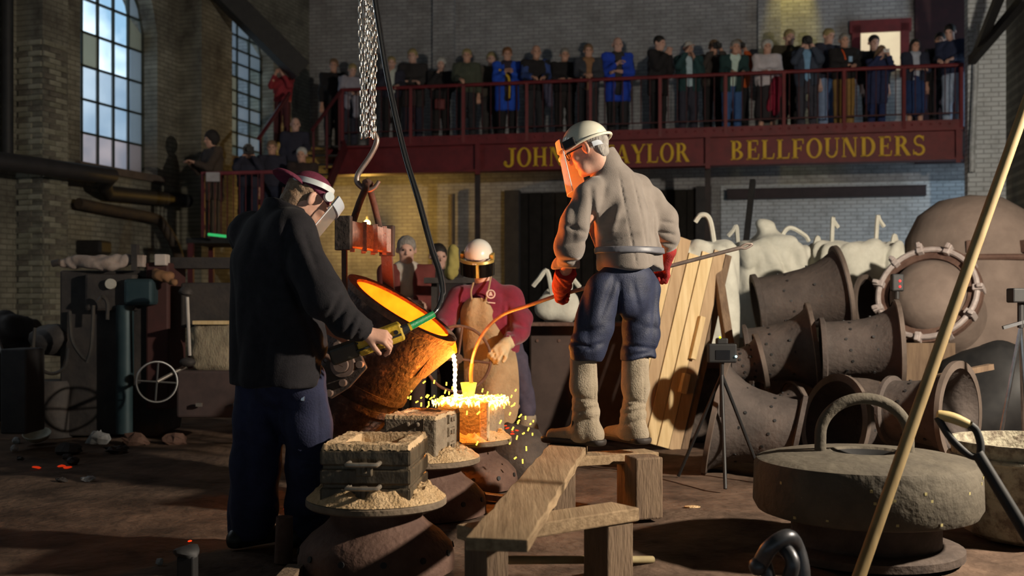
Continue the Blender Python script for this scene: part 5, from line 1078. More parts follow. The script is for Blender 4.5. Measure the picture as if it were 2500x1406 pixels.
S = S_(.015); S.ell(hc-hf*.028+hu*.022, (.083, .098, .085), (hr, hf, hu)); S.ell(hc-hf*.07-hu*.045, (.07, .05, .06), (hr, hf, hu)); S.ell(hc+hf*.09-hu*.02, (.075, .10, .10), (hr, hf, hu), cut=True); S.ell(hc+hr*.09-hu*.01, (.03, .03, .045), (hr, hf, hu), cut=True)
sobj(S, 'hair', mat('hair_brown', (.16, .09, .05), (.26, .17, .10), .6, scale=50, bump=.4, bscale=140), man, .0065, fold=.003, fs=90)
mc_ = mat('cap_burgundy', (.14, .018, .045), (.10, .012, .032), .8, scale=40, bump=.15, bscale=200); cp = S_(.02)
cp.ell(hc-hf*.008+hu*.042, (.091, .110, .093), (hr, hf, hu)); cp.plane(hc+hu*.028, -hu+hf*-.12)
cap = sobj(cp, 'cap', mc_, man, .0065); bc = hc-hf*.125+hu*.028; S = S_(.01); S.ell(bc, (.088, .088, .030), (hr, hf, hu)); S.ell(bc-hu*.018, (.09, .10, .030), (hr, hf, hu), cut=True, k=.004); sobj(S, 'brim', mc_, cap, .005)
vis = lathe_band(hc+hf*-.004, (hu-hf*.22).normalized(), hf, .106, .052, .078, .004).obj('headband', mat('band_grey', (.55, .57, .56), (.65, .67, .66), .35), man, smooth=True)
for s_ in (1, -1):
    a_ = hc+hr*s_*.108+hf*.045+hu*.035; M().cyl(a_-hr*s_*.008, a_+hr*s_*.016, .023, n=18).obj('ratchet_knob', mat('knob_white', (.75, .8, .8), rough=.25), vis, smooth=True)
vc = hc+hf*.035+hu*.0; va = (hu*.95+hf*.18).normalized(); M().lathe([(.120, -.150), (.118, .03)], vc, va, 30, 20, 160, ref=hf).obj('visor', m_visor, man, smooth=True)
M().lathe([(.113, .02), (.126, .02), (.122, .075), (.112, .075)], vc, va, 30, 18, 162, closed=True, ref=hf).obj('brow_guard', mat('guard_grey', (.40, .43, .48), (.5, .53, .58), .4), man, smooth=True)
def visor_edges(man, vc, va, hf, R, z0, z1, a0, a1):
    r, f, u = frame(va, hf); e = lambda a, z: vc+va*z+r*(R*math.cos(math.radians(a)))+u*(R*math.sin(math.radians(a)))
    for a in (a0, a1): M().tube([e(a, z0), e(a, z1)], .0035, 6).obj('visor_edge', mat('visor_edge', (.7, .7, .7), rough=.3), man)
    M().tube([e(a0+(a1-a0)*i/20, z0) for i in range(21)], .0025, 6).obj('visor_edge', MATS['visor_edge'], man)
visor_edges(man, vc, va, hf, .120, -.150, .03, 20, 160)
# ---------------------------------------------------------------- man in the grey jacket
d0 = 5.95; q = lambda x, y, d=5.95: P(x, y, d)
man = empty('person', (q(1490, 1085).x, d0, PZ), 'person in grey wool jacket and white helmet standing on the plank holding the skimming rod', 'person')
fw = Vector((-.62, .78, 0)).normalized(); rt = Vector((fw.y, -fw.x, 0)); up = Vector((0, 0, 1))
hc = q(1436, 366, 5.90); hr, hf, hu = frame((-.84, .36, -.40), (-.3, .15, .9))
rw_, lw = q(1620, 640, 6.26), q(1372, 694, 6.16)
S = S_(.03); head(S, hc, hf, hu, 1.05); S.cap(hc-hu*.06-hf*.03, q(1480, 430, 5.94), .06, .06)
S.ecap(q(1535, 650), q(1512, 500), (.13, .10), (.13, .09), rt).cap(q(1456, 500, 5.84), q(1570, 500, 6.06), .04)
S.chain([q(1450, 505, 5.84), q(1396, 602, 5.87), lw], [.04, .04, .032]); S.chain([q(1574, 505, 6.08), q(1630, 574, 6.15), rw_], [.04, .04, .032])
S.chain([q(1466, 715, 5.88), q(1432, 860, 5.86), q(1428, 1050, 5.93)], [.07, .05, .036]); S.chain([q(1566, 715, 6.04), q(1556, 880, 6.02), q(1546, 1050, 6.03)], [.07, .05, .036])
sobj(S, 'body', m_skin, man, .007)
mj = mat('jacket_grey', (.165, .138, .118), (.22, .188, .163), .95, scale=9, bump=.2, bscale=200, sheen=.3, pos=(.3, .7))
S = S_(.045); S.ecap(q(1540, 668), q(1536, 612), (.195, .158), (.182, .148), rt).ecap(q(1536, 612), q(1520, 540), (.182, .148), (.205, .16), rt).ecap(q(1520, 540), q(1502, 470), (.205, .16), (.18, .135), rt).ecap(q(1502, 470), q(1478, 405, 5.92), (.18, .13), (.085, .085), rt)
S.cap(q(1440, 484, 5.80), q(1582, 488, 6.08), .072).cap(q(1456, 456, 5.83), q(1562, 458, 6.04), .062); S.ecap(q(1478, 402, 5.92), q(1466, 376, 5.91), (.080, .085), (.077, .082), rt, .02)
S.chain([q(1436, 486, 5.79), q(1408, 548, 5.79), q(1393, 602, 5.84), q(1380, 655, 6.02), q(1374, 684, 6.13)], [.072, .078, .076, .068, .062]); S.chain([q(1588, 490, 6.09), q(1622, 535, 6.11), q(1632, 580, 6.15), q(1624, 625, 6.24)], [.068, .068, .064, .056])
S.plane(q(1500, 656), (0, 0, -1)).plane(q(1462, 371, 5.91), (-.25, .12, .9)); S.plane(q(1373, 690, 6.15), (lw-q(1393, 602, 5.84)))
y_ = 5.97; fr_ = [(1510, 420, 1530, 525, 2.2, .009, y_), (1530, 525, 1555, 650, 2.2, .009, y_), (1542, 425, 1570, 545, 2, .007, y_), (1570, 545, 1586, 650, 2, .007, y_), (1443, 462, 1450, 625, 8, .034, y_), (1500, 492, 1468, 548, 12, .020, y_), (1516, 500, 1494, 560, 9, -.012, y_), (1462, 598, 1556, 572, 6, .018, y_), (1455, 552, 1520, 540, 7, .014, y_), (1470, 575, 1540, 556, 6, -.010, y_), (1598, 505, 1608, 640, 7, .024, y_), (1578, 480, 1594, 605, 6, .012, y_), (1480, 450, 1462, 500, 9, .010, y_), (1612, 540, 1648, 546, 4, .012, 6.2), (1610, 566, 1650, 574, 4, .014, 6.2), (1612, 590, 1648, 598, 4, .014, 6.2), (1376, 548, 1436, 570, 6, .014, y_), (1368, 602, 1430, 588, 6, .014, y_), (1362, 632, 1424, 640, 5, .014, y_), (1356, 658, 1408, 668, 5, .012, y_), (1385, 500, 1376, 600, 7, -.008, y_), (1405, 480, 1400, 590, 8, .010, y_)]
sobj(S, 'jacket', mj, man, .0085, fold=.009, fs=13, seed=14, folds=fr_)
S = S_(.02); S.ecap(q(1537, 622), q(1536, 606), (.215, .178), (.212, .174), rt); S.plane(q(1536, 604.5), (0, 0, 1)); S.plane(q(1536, 620), (0, 0, -1)); sobj(S, 'belt', mat('belt_grey', (.10, .10, .115), (.15, .15, .17), .45), man, .006)
mt = mat('trousers_darkblue', (.012, .016, .038), (.019, .026, .06), .65, scale=12, bump=.2, bscale=130)
S = S_(.04); S.ecap(q(1528, 722), q(1533, 680), (.165, .13), (.165, .125), rt)
S.chain([q(1468, 712, 5.88), q(1450, 790, 5.87), q(1430, 848, 5.86), q(1427, 878, 5.87)], [.106, .102, .098, .080]); S.chain([q(1568, 712, 6.05), q(1565, 800, 6.03), q(1560, 866, 6.02), q(1554, 904, 6.02)], [.106, .098, .093, .078])
S.plane(q(1427, 880, 5.9), (0, 0, -1)); y_ = 6.05; fr_ = [(1390, 858, 1470, 838, 5, .016, y_), (1384, 832, 1446, 850, 5, .014, y_), (1400, 815, 1470, 800, 6, .012, y_), (1500, 680, 1468, 770, 8, .018, y_), (1520, 842, 1600, 852, 5, .016, y_), (1524, 872, 1596, 858, 5, .016, y_), (1530, 820, 1585, 800, 6, .012, y_), (1600, 690, 1592, 850, 6, .012, y_), (1513, 690, 1510, 860, 6, .024, y_), (1430, 690, 1420, 800, 7, .012, y_), (1545, 690, 1560, 760, 7, .012, y_)]
sobj(S, 'trousers', mt, man, .0085, fold=.009, fs=16, seed=21, folds=fr_)
mg = mat('felt_gaiter', (.27, .22, .155), (.34, .28, .205), .98, scale=10, bump=.4, bscale=120)
for k, (kx, dk, ax_, da, tx, td) in enumerate(((1425, 5.88, 1428, 5.93, 1352, 6.02), (1551, 6.02, 1545, 6.03, 1490, 6.2))):
    zk, za = (868, 1055) if k == 0 else (874, 1060); S = S_(.03); a_ = P(ax_, 750, da); a_.z = PZ+.075
    tv = (P(tx, 750, td)-P(ax_, 750, da)); tv.z = 0; tv = tv.normalized()*.20
    S.chain([P(kx, zk, dk), P(kx, (zk+za)/2-20, dk), P(ax_+2, za-50, da), a_], [.078, .074, .070, .082]); S.ecap(a_-tv*.25+Vector((0, 0, -.01)), a_+tv+Vector((0, 0, -.028)), (.06, .062), (.045, .034), rt, .03)
    S.plane((0, 0, PZ+.022), (0, 0, -1)); S.plane(P(kx, zk, dk), (0, 0, 1))
    sobj(S, 'gaiter', mg, man, .0085, fold=.004, fs=24, seed=30+k, folds=[(ax_-36, za-46, ax_+34, za-62, 5, .014, da+.02), (ax_-36, za-88, ax_+34, za-74, 5, .012, da+.02), (ax_-30, za-66, ax_+20, za-72, 4, .010, da+.02), (ax_-36, za-20, ax_+30, za-36, 4, .012, da+.02), (kx+22, zk, ax_+26, za, 2, .006, da+.02)])
    S = S_(.02); b_ = a_.copy(); b_.z = PZ+.03; S.ecap(b_-tv*.38, b_+tv*1.12, (.062, .05), (.05, .045), rt); S.plane((0, 0, PZ+.004), (0, 0, -1)); S.plane((0, 0, PZ+.04), (0, 0, 1)); sobj(S, 'boot', mat('boot_black', (.025, .02, .017), (.04, .03, .026), .6), man, .008)
    M().bar(a_+tv*.35+Vector((-.0, -.062, .065)), a_+tv*.42+Vector((.0, -.052, -.045)), .022, .006, up=(0, -1, 0)).obj('strap', m_dark, man)
mr = mat('glove_red', (.32, .022, .02), (.24, .016, .016), .85, scale=20, bump=.3, bscale=120)
gd = (q(1356, 730, 6.33)-lw).normalized(); S = S_(.02); hand(S, lw+gd*.02, gd, (-.55, -.75, .25), 1, (48, 75, 60), 1.22, 1.32); S.chain([q(1382, 660, 6.05), lw, lw+gd*.05], [.066, .052, .048]); S.plane(q(1383, 664, 6.04), q(1383, 664, 6.04)-lw); sobj(S, 'glove', mr, man, .0065, fold=.004, fs=50)
gd = (q(1624, 656, 6.3)-rw_+Vector((-.03, .03, -.03))).normalized(); S = S_(.02); hand(S, rw_, gd, (.4, .5, .6), 1, (55, 75, 60), 1.1, 1.3); S.chain([q(1630, 612, 6.2), rw_], [.052, .046]); sobj(S, 'glove', mr, man, .008)
S = S_(.015); S.ell(hc-hf*.034+hu*.024, (.081, .094, .085), (hr, hf, hu)); S.ell(hc-hf*.075-hu*.035, (.065, .035, .055), (hr, hf, hu)); S.ell(hc+hf*.09-hu*.02, (.075, .095, .10), (hr, hf, hu), cut=True)
for s_ in (1, -1): S.ell(hc+hr*.09*s_-hu*.012, (.03, .032, .045), (hr, hf, hu), cut=True)
sobj(S, 'hair', m_greyhair, man, .0065, fold=.003, fs=90)
def helmet(man, c, hr, hf, hu, sc=1., m=None):
    m = m or mat('helmet_white', (.72, .70, .58), (.64, .61, .48), .22, scale=7, coat=.4); ho = c+hu*.03*sc
    S = S_(.01); S.ell(ho+hu*.012, (.107*sc, .130*sc, .116*sc), (hr, hf, hu)); S.ell(ho+hu*.002, (.099*sc, .122*sc, .106*sc), (hr, hf, hu), cut=True, k=.003); S.plane(ho, -hu+hf*.0)
    h = sobj(S, 'helmet', m, man, .006*sc); R_ = 30; g = M(); pts = []
    for i in range(R_):
        t = 2*math.pi*i/R_; pts.append(ho+hr*(.110*sc*math.cos(t))+hf*((.134+(.03 if math.sin(t) > 0 else .012)*abs(math.sin(t)))*sc*math.sin(t))-hu*(.004+.010*max(0, math.sin(t)))*sc)
    g.tube(pts, .008*sc, 8, True).obj('helmet_brim', m, h, smooth=True); return h
h = helmet(man, hc, hr, hf, hu, 1.04)
lathe_band(hc-hf*.016, hu, hf, .094, -.022, .006, .004, 205, 335).obj('harness', mat('harness_blue', (.42, .45, .50), (.52, .55, .6), .6), man, smooth=True)
for s_ in (1, -1): M().box(hc+hr*.118*s_+hf*.055+hu*.045, (.022, .075, .05), Matrix((hr, hf, hu)).transposed()).obj('visor_clip', m_dark, h, bevel=.006)
M().tube([hc-hr*.088+hf*.0+hu*.008, hc-hr*.080+hf*.10+hu*.012], .004, 6).tube([hc+hr*.088+hf*.0+hu*.008, hc+hr*.080+hf*.10+hu*.012], .004, 6).ring(hc-hr*.036+hf*.115+hu*.008, hf, .022, .003, 18, 6).ring(hc+hr*.036+hf*.115+hu*.008, hf, .022, .003, 18, 6).obj('spectacles', m_dark, man)
va = (hu*.985+hf*-.16).normalized(); vc = hc+hf*.035+hu*.0; M().lathe([(.140, -.215), (.134, -.04), (.128, .045)], vc, va, 30, 30, 150, ref=hf).obj('visor', m_visor, man, smooth=True)
M().lathe([(.127, .03), (.139, .03), (.137, .085), (.127, .085)], vc, va, 30, 34, 146, closed=True, ref=hf).obj('brow_guard', mat('guard_pale', (.5, .47, .41), (.6, .57, .5), .4), man, smooth=True)
visor_edges(man, vc, va, hf, .138, -.215, .03, 30, 150)
# ---------------------------------------------------------------- person in the burgundy sweatshirt
d0 = 8.1; q = lambda x, y, d=8.1: P(x, y, d)
man = empty('person', (q(1215, 0).x, 8.1, 0), 'person in burgundy sweatshirt, tan leather apron and white helmet turning the hand wheel', 'person')
fw = Vector((-.12, -.99, 0)).normalized(); rt = Vector((fw.y, -fw.x, 0)); hc = q(1168, 634, 8.0); hr, hf, hu = frame((-.14, -.90, -.33), (0, -.3, .9))
lw, rw_ = q(1236, 840, 7.74), q(1068, 816, 7.76)
S = S_(.03); head(S, hc, hf, hu, 1.0); S.cap(hc-hu*.06-hf*.03, q(1182, 700), .052, .065)
S.ecap(q(1213, 860), q(1192, 740), (.15, .11), (.16, .11), rt).cap(q(1128, 716), q(1246, 716), .05)
S.chain([q(1248, 718), q(1270, 796, 8.0), lw], [.05, .042, .03]); S.chain([q(1124, 718), q(1088, 788, 8.0), rw_], [.05, .042, .03])
S.chain([q(1250, 870, 8.12), q(1272, 990, 8.1), q(1290, 1090, 8.1)], [.08, .055, .042]); S.chain([q(1190, 875, 8.12), q(1178, 990, 8.1), q(1168, 1090, 8.1)], [.08, .055, .042]); sobj(S, 'body', m_skinb, man, .0085)
ms = mat('sweatshirt_burgundy', (.15, .012, .032), (.20, .018, .043), .95, scale=14, bump=.2, bscale=140, sheen=.2)
S = S_(.04); S.ecap(q(1214, 858, 8.12), q(1200, 770), (.185, .145), (.195, .15), rt).ecap(q(1200, 770), q(1186, 706), (.195, .145), (.10, .09), rt); S.cap(q(1128, 722), q(1246, 722), .075)
S.chain([q(1250, 726), q(1270, 780, 8.02), q(1268, 806, 7.96), q(1244, 834, 7.78)], [.082, .085, .080, .052]); S.chain([q(1120, 726), q(1087, 786, 7.99), q(1073, 808, 7.82)], [.082, .078, .055]); S.plane(q(1210, 862, 8.1), (0, 0, -1)); S.plane(q(1178, 690, 8.0), (0, -.35, .93))
sobj(S, 'sweatshirt', ms, man, .0105, fold=.008, fs=20, seed=5, folds=[(1238, 740, 1248, 828, 5, .022, 8.1), (1248, 786, 1288, 800, 4, .014, 8.1), (1246, 806, 1284, 818, 4, .014, 8.1), (1228, 715, 1222, 790, 6, .014, 8.1), (1130, 730, 1112, 790, 5, .012, 8.1)])
mt = mat('trousers_plum', (.040, .034, .055), (.06, .05, .08), .85, scale=14)
S = S_(.04); S.ecap(q(1222, 880, 8.12), q(1218, 845, 8.12), (.17, .13), (.17, .13), rt); S.chain([q(1258, 880, 8.12), q(1274, 960, 8.11), q(1284, 1030, 8.1)], [.10, .085, .082]); S.chain([q(1190, 880, 8.12), q(1180, 960), q(1172, 1030)], [.10, .085, .078]); S.plane(q(1280, 1018, 8.1), (0, 0, -1)); sobj(S, 'trousers', mt, man, .012, fold=.007, fs=18)
for x0, x1 in ((1284, 1292), (1172, 1166)):
    S = S_(.03); a_ = P(x1, 1092, 8.1); a_.z = .06; S.chain([q(x0, 1008), q(x0+4, 1050), a_], [.078, .075, .085]); S.ecap(a_, a_+fw*.15+Vector((0, 0, -.02)), (.055, .05), (.048, .035), rt); S.plane((0, 0, .01), (0, 0, -1)); S.plane(q(x0, 1012), (0, 0, 1)); sobj(S, 'gaiter', mg, man, .011, fold=.005, fs=26)
mgl = mat('glove_buff', (.56, .45, .28), (.48, .37, .22), .9, scale=18, bump=.3)
gd = (q(1206, 866, 7.62)-lw).normalized(); S = S_(.02); hand(S, lw+gd*.02, gd, (-.1, -.85, .5), -1, (30, 50, 40), 1.18, 1.25); S.chain([q(1246, 832, 7.80), lw, lw+gd*.05], [.058, .046, .042]); S.plane(q(1244, 834, 7.79), q(1246, 832, 7.8)-lw); sobj(S, 'glove', mgl, man, .007, fold=.003, fs=50)
gd = (q(1054, 834, 7.63)-rw_).normalized(); S = S_(.02); hand(S, rw_+gd*.02, gd, (-.3, -.8, .3), 1, (40, 60, 40), 1.15, 1.25); S.chain([q(1073, 808, 7.82), rw_+gd*.03], [.055, .045]); sobj(S, 'glove', mgl, man, .008)
h = helmet(man, hc, hr, hf, hu, 1.0, mat('helmet_bright', (.80, .78, .72), (.74, .70, .62), .3, coat=.3))
for s_ in (1, -1): M().box(hc+hr*.112*s_+hf*.04+hu*.038, (.03, .06, .055), Matrix((hr, hf, hu)).transposed()).obj('visor_clip', mat('clip_brass', (.5, .36, .1), (.4, .28, .08), .35, .4), h, bevel=.006)
M().lathe([(.118, .012), (.142, .012), (.136, .03), (.118, .03)], hc+hf*.03, hu, 30, 20, 160, closed=True, ref=hf).obj('brow_guard', MATS['clip_brass'], man, smooth=True)
M().lathe([(.136, -.092), (.137, .014)], hc+hf*.03, hu, 36, 14, 166, ref=hf).obj('dark_visor', mat('visor_black', (.004, .004, .004), (.006, .005, .005), .06, coat=.5), man, smooth=True)
# apron
ma = mat('apron_leather', (.30, .195, .10), (.40, .275, .15), .8, scale=8, bump=.4, bscale=50)
rows = [(727, 1163, 16, 7.935), (736, 1163, 30, 7.92), (760, 1164, 42, 7.90), (790, 1168, 44, 7.90), (815, 1180, 52, 7.91), (840, 1192, 62, 7.915), (880, 1198, 66, 7.91), (930, 1200, 68, 7.89), (980, 1202, 66, 7.87), (1020, 1206, 58, 7.86), (1036, 1212, 40, 7.86)]
g = M(); n = 17
for (y, cx, hw_, d) in rows:
    for i in range(n):
        u = -1+2*i/(n-1); g.v.append(P(cx+hw_*u, y, d+.085*u*u*(hw_/60)-.012*math.cos(u*5+y*.02)))
g.f = [(j*n+i, j*n+i+1, (j+1)*n+i+1, (j+1)*n+i) for j in range(len(rows)-1) for i in range(n-1)]
ap = g.obj('apron', ma, man, smooth=True); so_ = ap.modifiers.new('s', 'SUBSURF'); so_.levels = 2; so_.render_levels = 2; sd = ap.modifiers.new('t', 'SOLIDIFY'); sd.thickness = .006
for pts in ([(1152, 732, 7.92), (1150, 712, 7.94), (1156, 690, 7.98)], [(1186, 734, 7.92), (1193, 705, 7.94), (1199, 672, 8.02)]): M().tube(cr([P(*p) for p in pts]), .007, 6).obj('apron_strap', ma, ap, smooth=True)
e_ = P(1198, 718, 7.925); M().ring(e_, (.1, -1, .1), .030, .006, 28, 6).prism([(-.017, -.012), (.017, -.012), (.011, .002), (.008, .014), (0, .019), (-.008, .014), (-.011, .002)], e_, (1, 0, 0), (0, 0, 1), .006).obj('emblem', mat('emblem_pale', (.72, .55, .5), rough=.8), man); M().bar(P(1192, 738, 7.925), P(1209, 740, 7.925), .004, .008).obj('emblem_text', MATS['emblem_pale'], man)

# ---------------------------------------------------------------- spectators
eyem = M().sph((0, 0, 0), .0105, 8); eme = bpy.data.meshes.new('eye'); eme.from_pydata([tuple(v) for v in eyem.v], [], eyem.f); eme.materials.append(mat('eye_dark', (.03, .02, .02), rough=.3))
def col(c): return mat('cloth_%02d_%02d_%02d' % tuple(int(x*99) for x in c), c, tuple(x*.8 for x in c), .9, scale=12, bump=.15, bscale=60)
HC = {'lamplit_fair': (.42, .33, .15), 'grey': (.36, .34, .32), 'white': (.60, .58, .54), 'brown': (.10, .06, .035), 'dark': (.025, .02, .018), 'ginger': (.28, .12, .05)}  # the fair tone also carries yellow lamplight painted into spectators' hair
def spectator(px, ytop, d, zf, top, legs, hair, pose, yaw, label, group='spectators on the gallery', style='short', lean=0., shirt=None, coat=0., tilt=12, skirt=False, name='person', skin=None, tall=None, sleeves=None):
    c = P(px, ytop, d); Ht = (c.z-zf) if tall is None else tall; s = Ht/1.75; dz = 0
    if tall is not None: dz = 0
    f = Vector((math.sin(math.radians(yaw)), -math.cos(math.radians(yaw)), 0)); r = Vector((f.y, -f.x, 0)); up = Vector((0, 0, 1))
    lf = math.sin(math.radians(lean))*.55*s; o = Vector((c.x, d, zf))-f*lf*0
    o = Vector((c.x, d, zf))-f*lf
    root = empty(name, o, label, 'person', group)
    W = lambda a, b, z: o+r*(a*s)+f*(b*s)+up*(z*s)
    l = math.radians(lean); B = lambda a, b, z: W(a, b+math.sin(l)*(z-.95), .95+(z-.95)*math.cos(l)) if z > .95 else W(a, b, z)
    hc = B(0, .035, 1.60); hr_, hf_, hu_ = frame(f*math.cos(math.radians(tilt))-up*math.sin(math.radians(tilt)))
    PO = {'rail': ((.20, .10, 1.17), (.10, .36, 1.10)), 'camera': ((.21, .16, 1.26), (.07, .27, 1.50)), 'down': ((.215, -.02, 1.10), (.21, .06, .86)), 'clasp': ((.205, .10, 1.14), (.05, .27, 1.24)), 'chin': ((.20, .12, 1.16), (.06, .20, 1.40)), 'cross': ((.20, .10, 1.14), (-.03, .22, 1.13)), 'low': ((.20, .16, 1.12), (.09, .34, 1.20))}
    S = S_(.03*s); head(S, hc, hf_, hu_, s*.98, True); S.cap(hc-hu_*.06*s, B(0, -.01, 1.42), .052*s, .065*s); S.ecap(B(0, 0, .95), B(0, 0, 1.36), (.13*s, .09*s), (.15*s, .09*s), r)
    A = {}
    for sg in (1, -1):
        e, w_ = PO[pose if isinstance(pose, str) else pose[0 if sg > 0 else 1]]; sh = B(sg*.17, 0, 1.41); el = B(sg*e[0], e[1], e[2]); wr = B(sg*w_[0], w_[1], w_[2]); A[sg] = (sh, el, wr)
        S.chain([B(0, 0, 1.38), sh, el, wr], [.06*s, .05*s, .042*s, .03*s]); dh = (wr-el).normalized(); hand(S, wr, dh, Vector((0, 0, 1))+f*.2, -sg, (25, 40, 30), s)
        S.chain([B(sg*.09, 0, .94), W(sg*.10, .02, .50), W(sg*.10, 0, .08)], [.08*s, .055*s, .042*s])
    sobj(S, 'body', skin or random.choice([m_skin, m_skinb]), root, .0125)
    for sg in (1, -1): link_mesh(eme, 'eye', root, hc+hr_*sg*.032*s+hf_*.082*s+hu_*.008*s)
    S = S_(.045*s); hem = (.92-coat) if not skirt else .9; S.ecap(B(0, 0, 1.0) if not coat else W(0, 0, hem+.08), B(0, 0, 1.28), ((.20+coat*.06)*s, (.15+coat*.05)*s), (.215*s, .145*s), r).ecap(B(0, 0, 1.28), B(0, -.005, 1.44), (.20*s, .135*s), (.085*s, .08*s), r)
    for sg in (1, -1):
        sh, el, wr = A[sg]; S.chain([B(0, 0, 1.37), sh, el, el.lerp(wr, .86)], [.09*s, .082*s, .066*s, .050*s])
    S.plane(W(0, 0, hem), (0, 0, -1)); S.plane(B(0, 0, 1.47), (0, 0, 1))
    if shirt: S.box(B(0, .17, 1.12), (.055*s, .13*s, .36*s), (r, f, up), .03, cut=True)
    sobj(S, 'jacket', col(top), root, .0165, fold=.009, fs=22, seed=int(px))
    if shirt: S = S_(.04); S.ecap(B(0, 0, .92), B(0, 0, 1.40), (.165*s, .118*s), (.15*s, .112*s), r); sobj(S, 'shirt', col(shirt), root, .018)
    if sleeves:
        S = S_(.03)
        for sg in (1, -1): sh, el, wr = A[sg]; S.chain([sh, el, el.lerp(wr, .85)], [.090*s, .072*s, .056*s])
        sobj(S, 'sleeves', col(sleeves), root, .017)
    S = S_(.04*s)
    if skirt: S.ecap(W(0, 0, .45), W(0, 0, .98), (.22*s, .18*s), (.165*s, .12*s), r)
    else:
        S.ecap(W(0, 0, .88), W(0, 0, .98), (.165*s, .12*s), (.16*s, .115*s), r)
        for sg in (1, -1): S.chain([W(sg*.09, 0, .88), W(sg*.10, .02, .50), W(sg*.10, 0, .10)], [.098*s, .078*s, .070*s])
    S.plane(W(0, 0, .06), (0, 0, -1)); sobj(S, 'skirt' if skirt else 'trousers', col(legs), root, .019, fold=.007, fs=20, seed=int(px)+1)
    for sg in (1, -1): M().sph(W(sg*.10, .06, .048), (.05*s, .12*s, .05*s), 10, Matrix((r, f, up)).transposed()).obj('shoe', m_dark, root, smooth=True)
    hm = mat('hair_'+hair, HC[hair], tuple(x*.6 for x in HC[hair]), .6, scale=40, bump=.3, bscale=120); Ax = (hr_, hf_, hu_); S = S_(.02*s)
    if style == 'bald': S.ell(hc-hf_*.035*s-hu_*.005*s, (.084*s, .085*s, .058*s), Ax)
    elif style == 'cap': S.ell(hc+hu_*.045*s, (.090*s, .108*s, .080*s), Ax); S.ell(hc+hf_*.12*s+hu_*.04*s, (.07*s, .07*s, .014*s), Ax)
    else: S.ell(hc-hf_*.016*s+hu_*.036*s, (.087*s, .104*s, .090*s), Ax)
    if style == 'long': S.cap(hc+hr_*.07*s-hf_*.02*s, hc+hr_*.075*s-hu_*.16*s-hf_*.02*s, .035*s, .03*s); S.cap(hc-hr_*.07*s-hf_*.02*s, hc-hr_*.075*s-hu_*.16*s-hf_*.02*s, .035*s, .03*s); S.ell(hc-hf_*.06*s-hu_*.06*s, (.075*s, .05*s, .1*s), Ax)
    if style == 'fluffy': S.ell(hc-hf_*.01*s+hu_*.03*s, (.105*s, .11*s, .10*s), Ax)
    if style == 'hood': S.ell(hc-hf_*.03*s+hu_*.02*s, (.115*s, .12*s, .135*s), Ax)
    if style != 'cap': S.ell(hc+hf_*.085*s-hu_*.03*s, (.074*s, .075*s, .085*s), Ax, cut=True, k=.01)
    sobj(S, 'hair' if style not in ('cap', 'hood') else ('cap' if style == 'cap' else 'hood'), hm if style not in ('cap', 'hood') else col((.03, .025, .028)), root, .0115, fold=.004, fs=70)
    return root, W, B, f, r, A
def held(name, p, f, size, m, label, cat):
    r_ = Vector((f.y, -f.x, 0)); R = Matrix((r_, f, Vector((0, 0, 1)))).transposed(); p = Vector(p); t = empty(name, p, label, cat); M().box(p, size, R).obj('body', m, t, bevel=.006)
    if name == 'camera': M().cyl(p+f*.03, p+f*.10, .035, n=14).obj('lens', m, t, smooth=True); M().box(p+Vector((0, 0, size[2]*.6)), (size[0]*.4, size[1]*.8, size[2]*.35), R).obj('prism', m, t)
    return t
BK = (.014, .013, .014); NV = (.018, .022, .045); OLV = (.045, .05, .035)
def bal_d(px, off): return BL(px, 0, off).y
F_, R_ = .36, .95
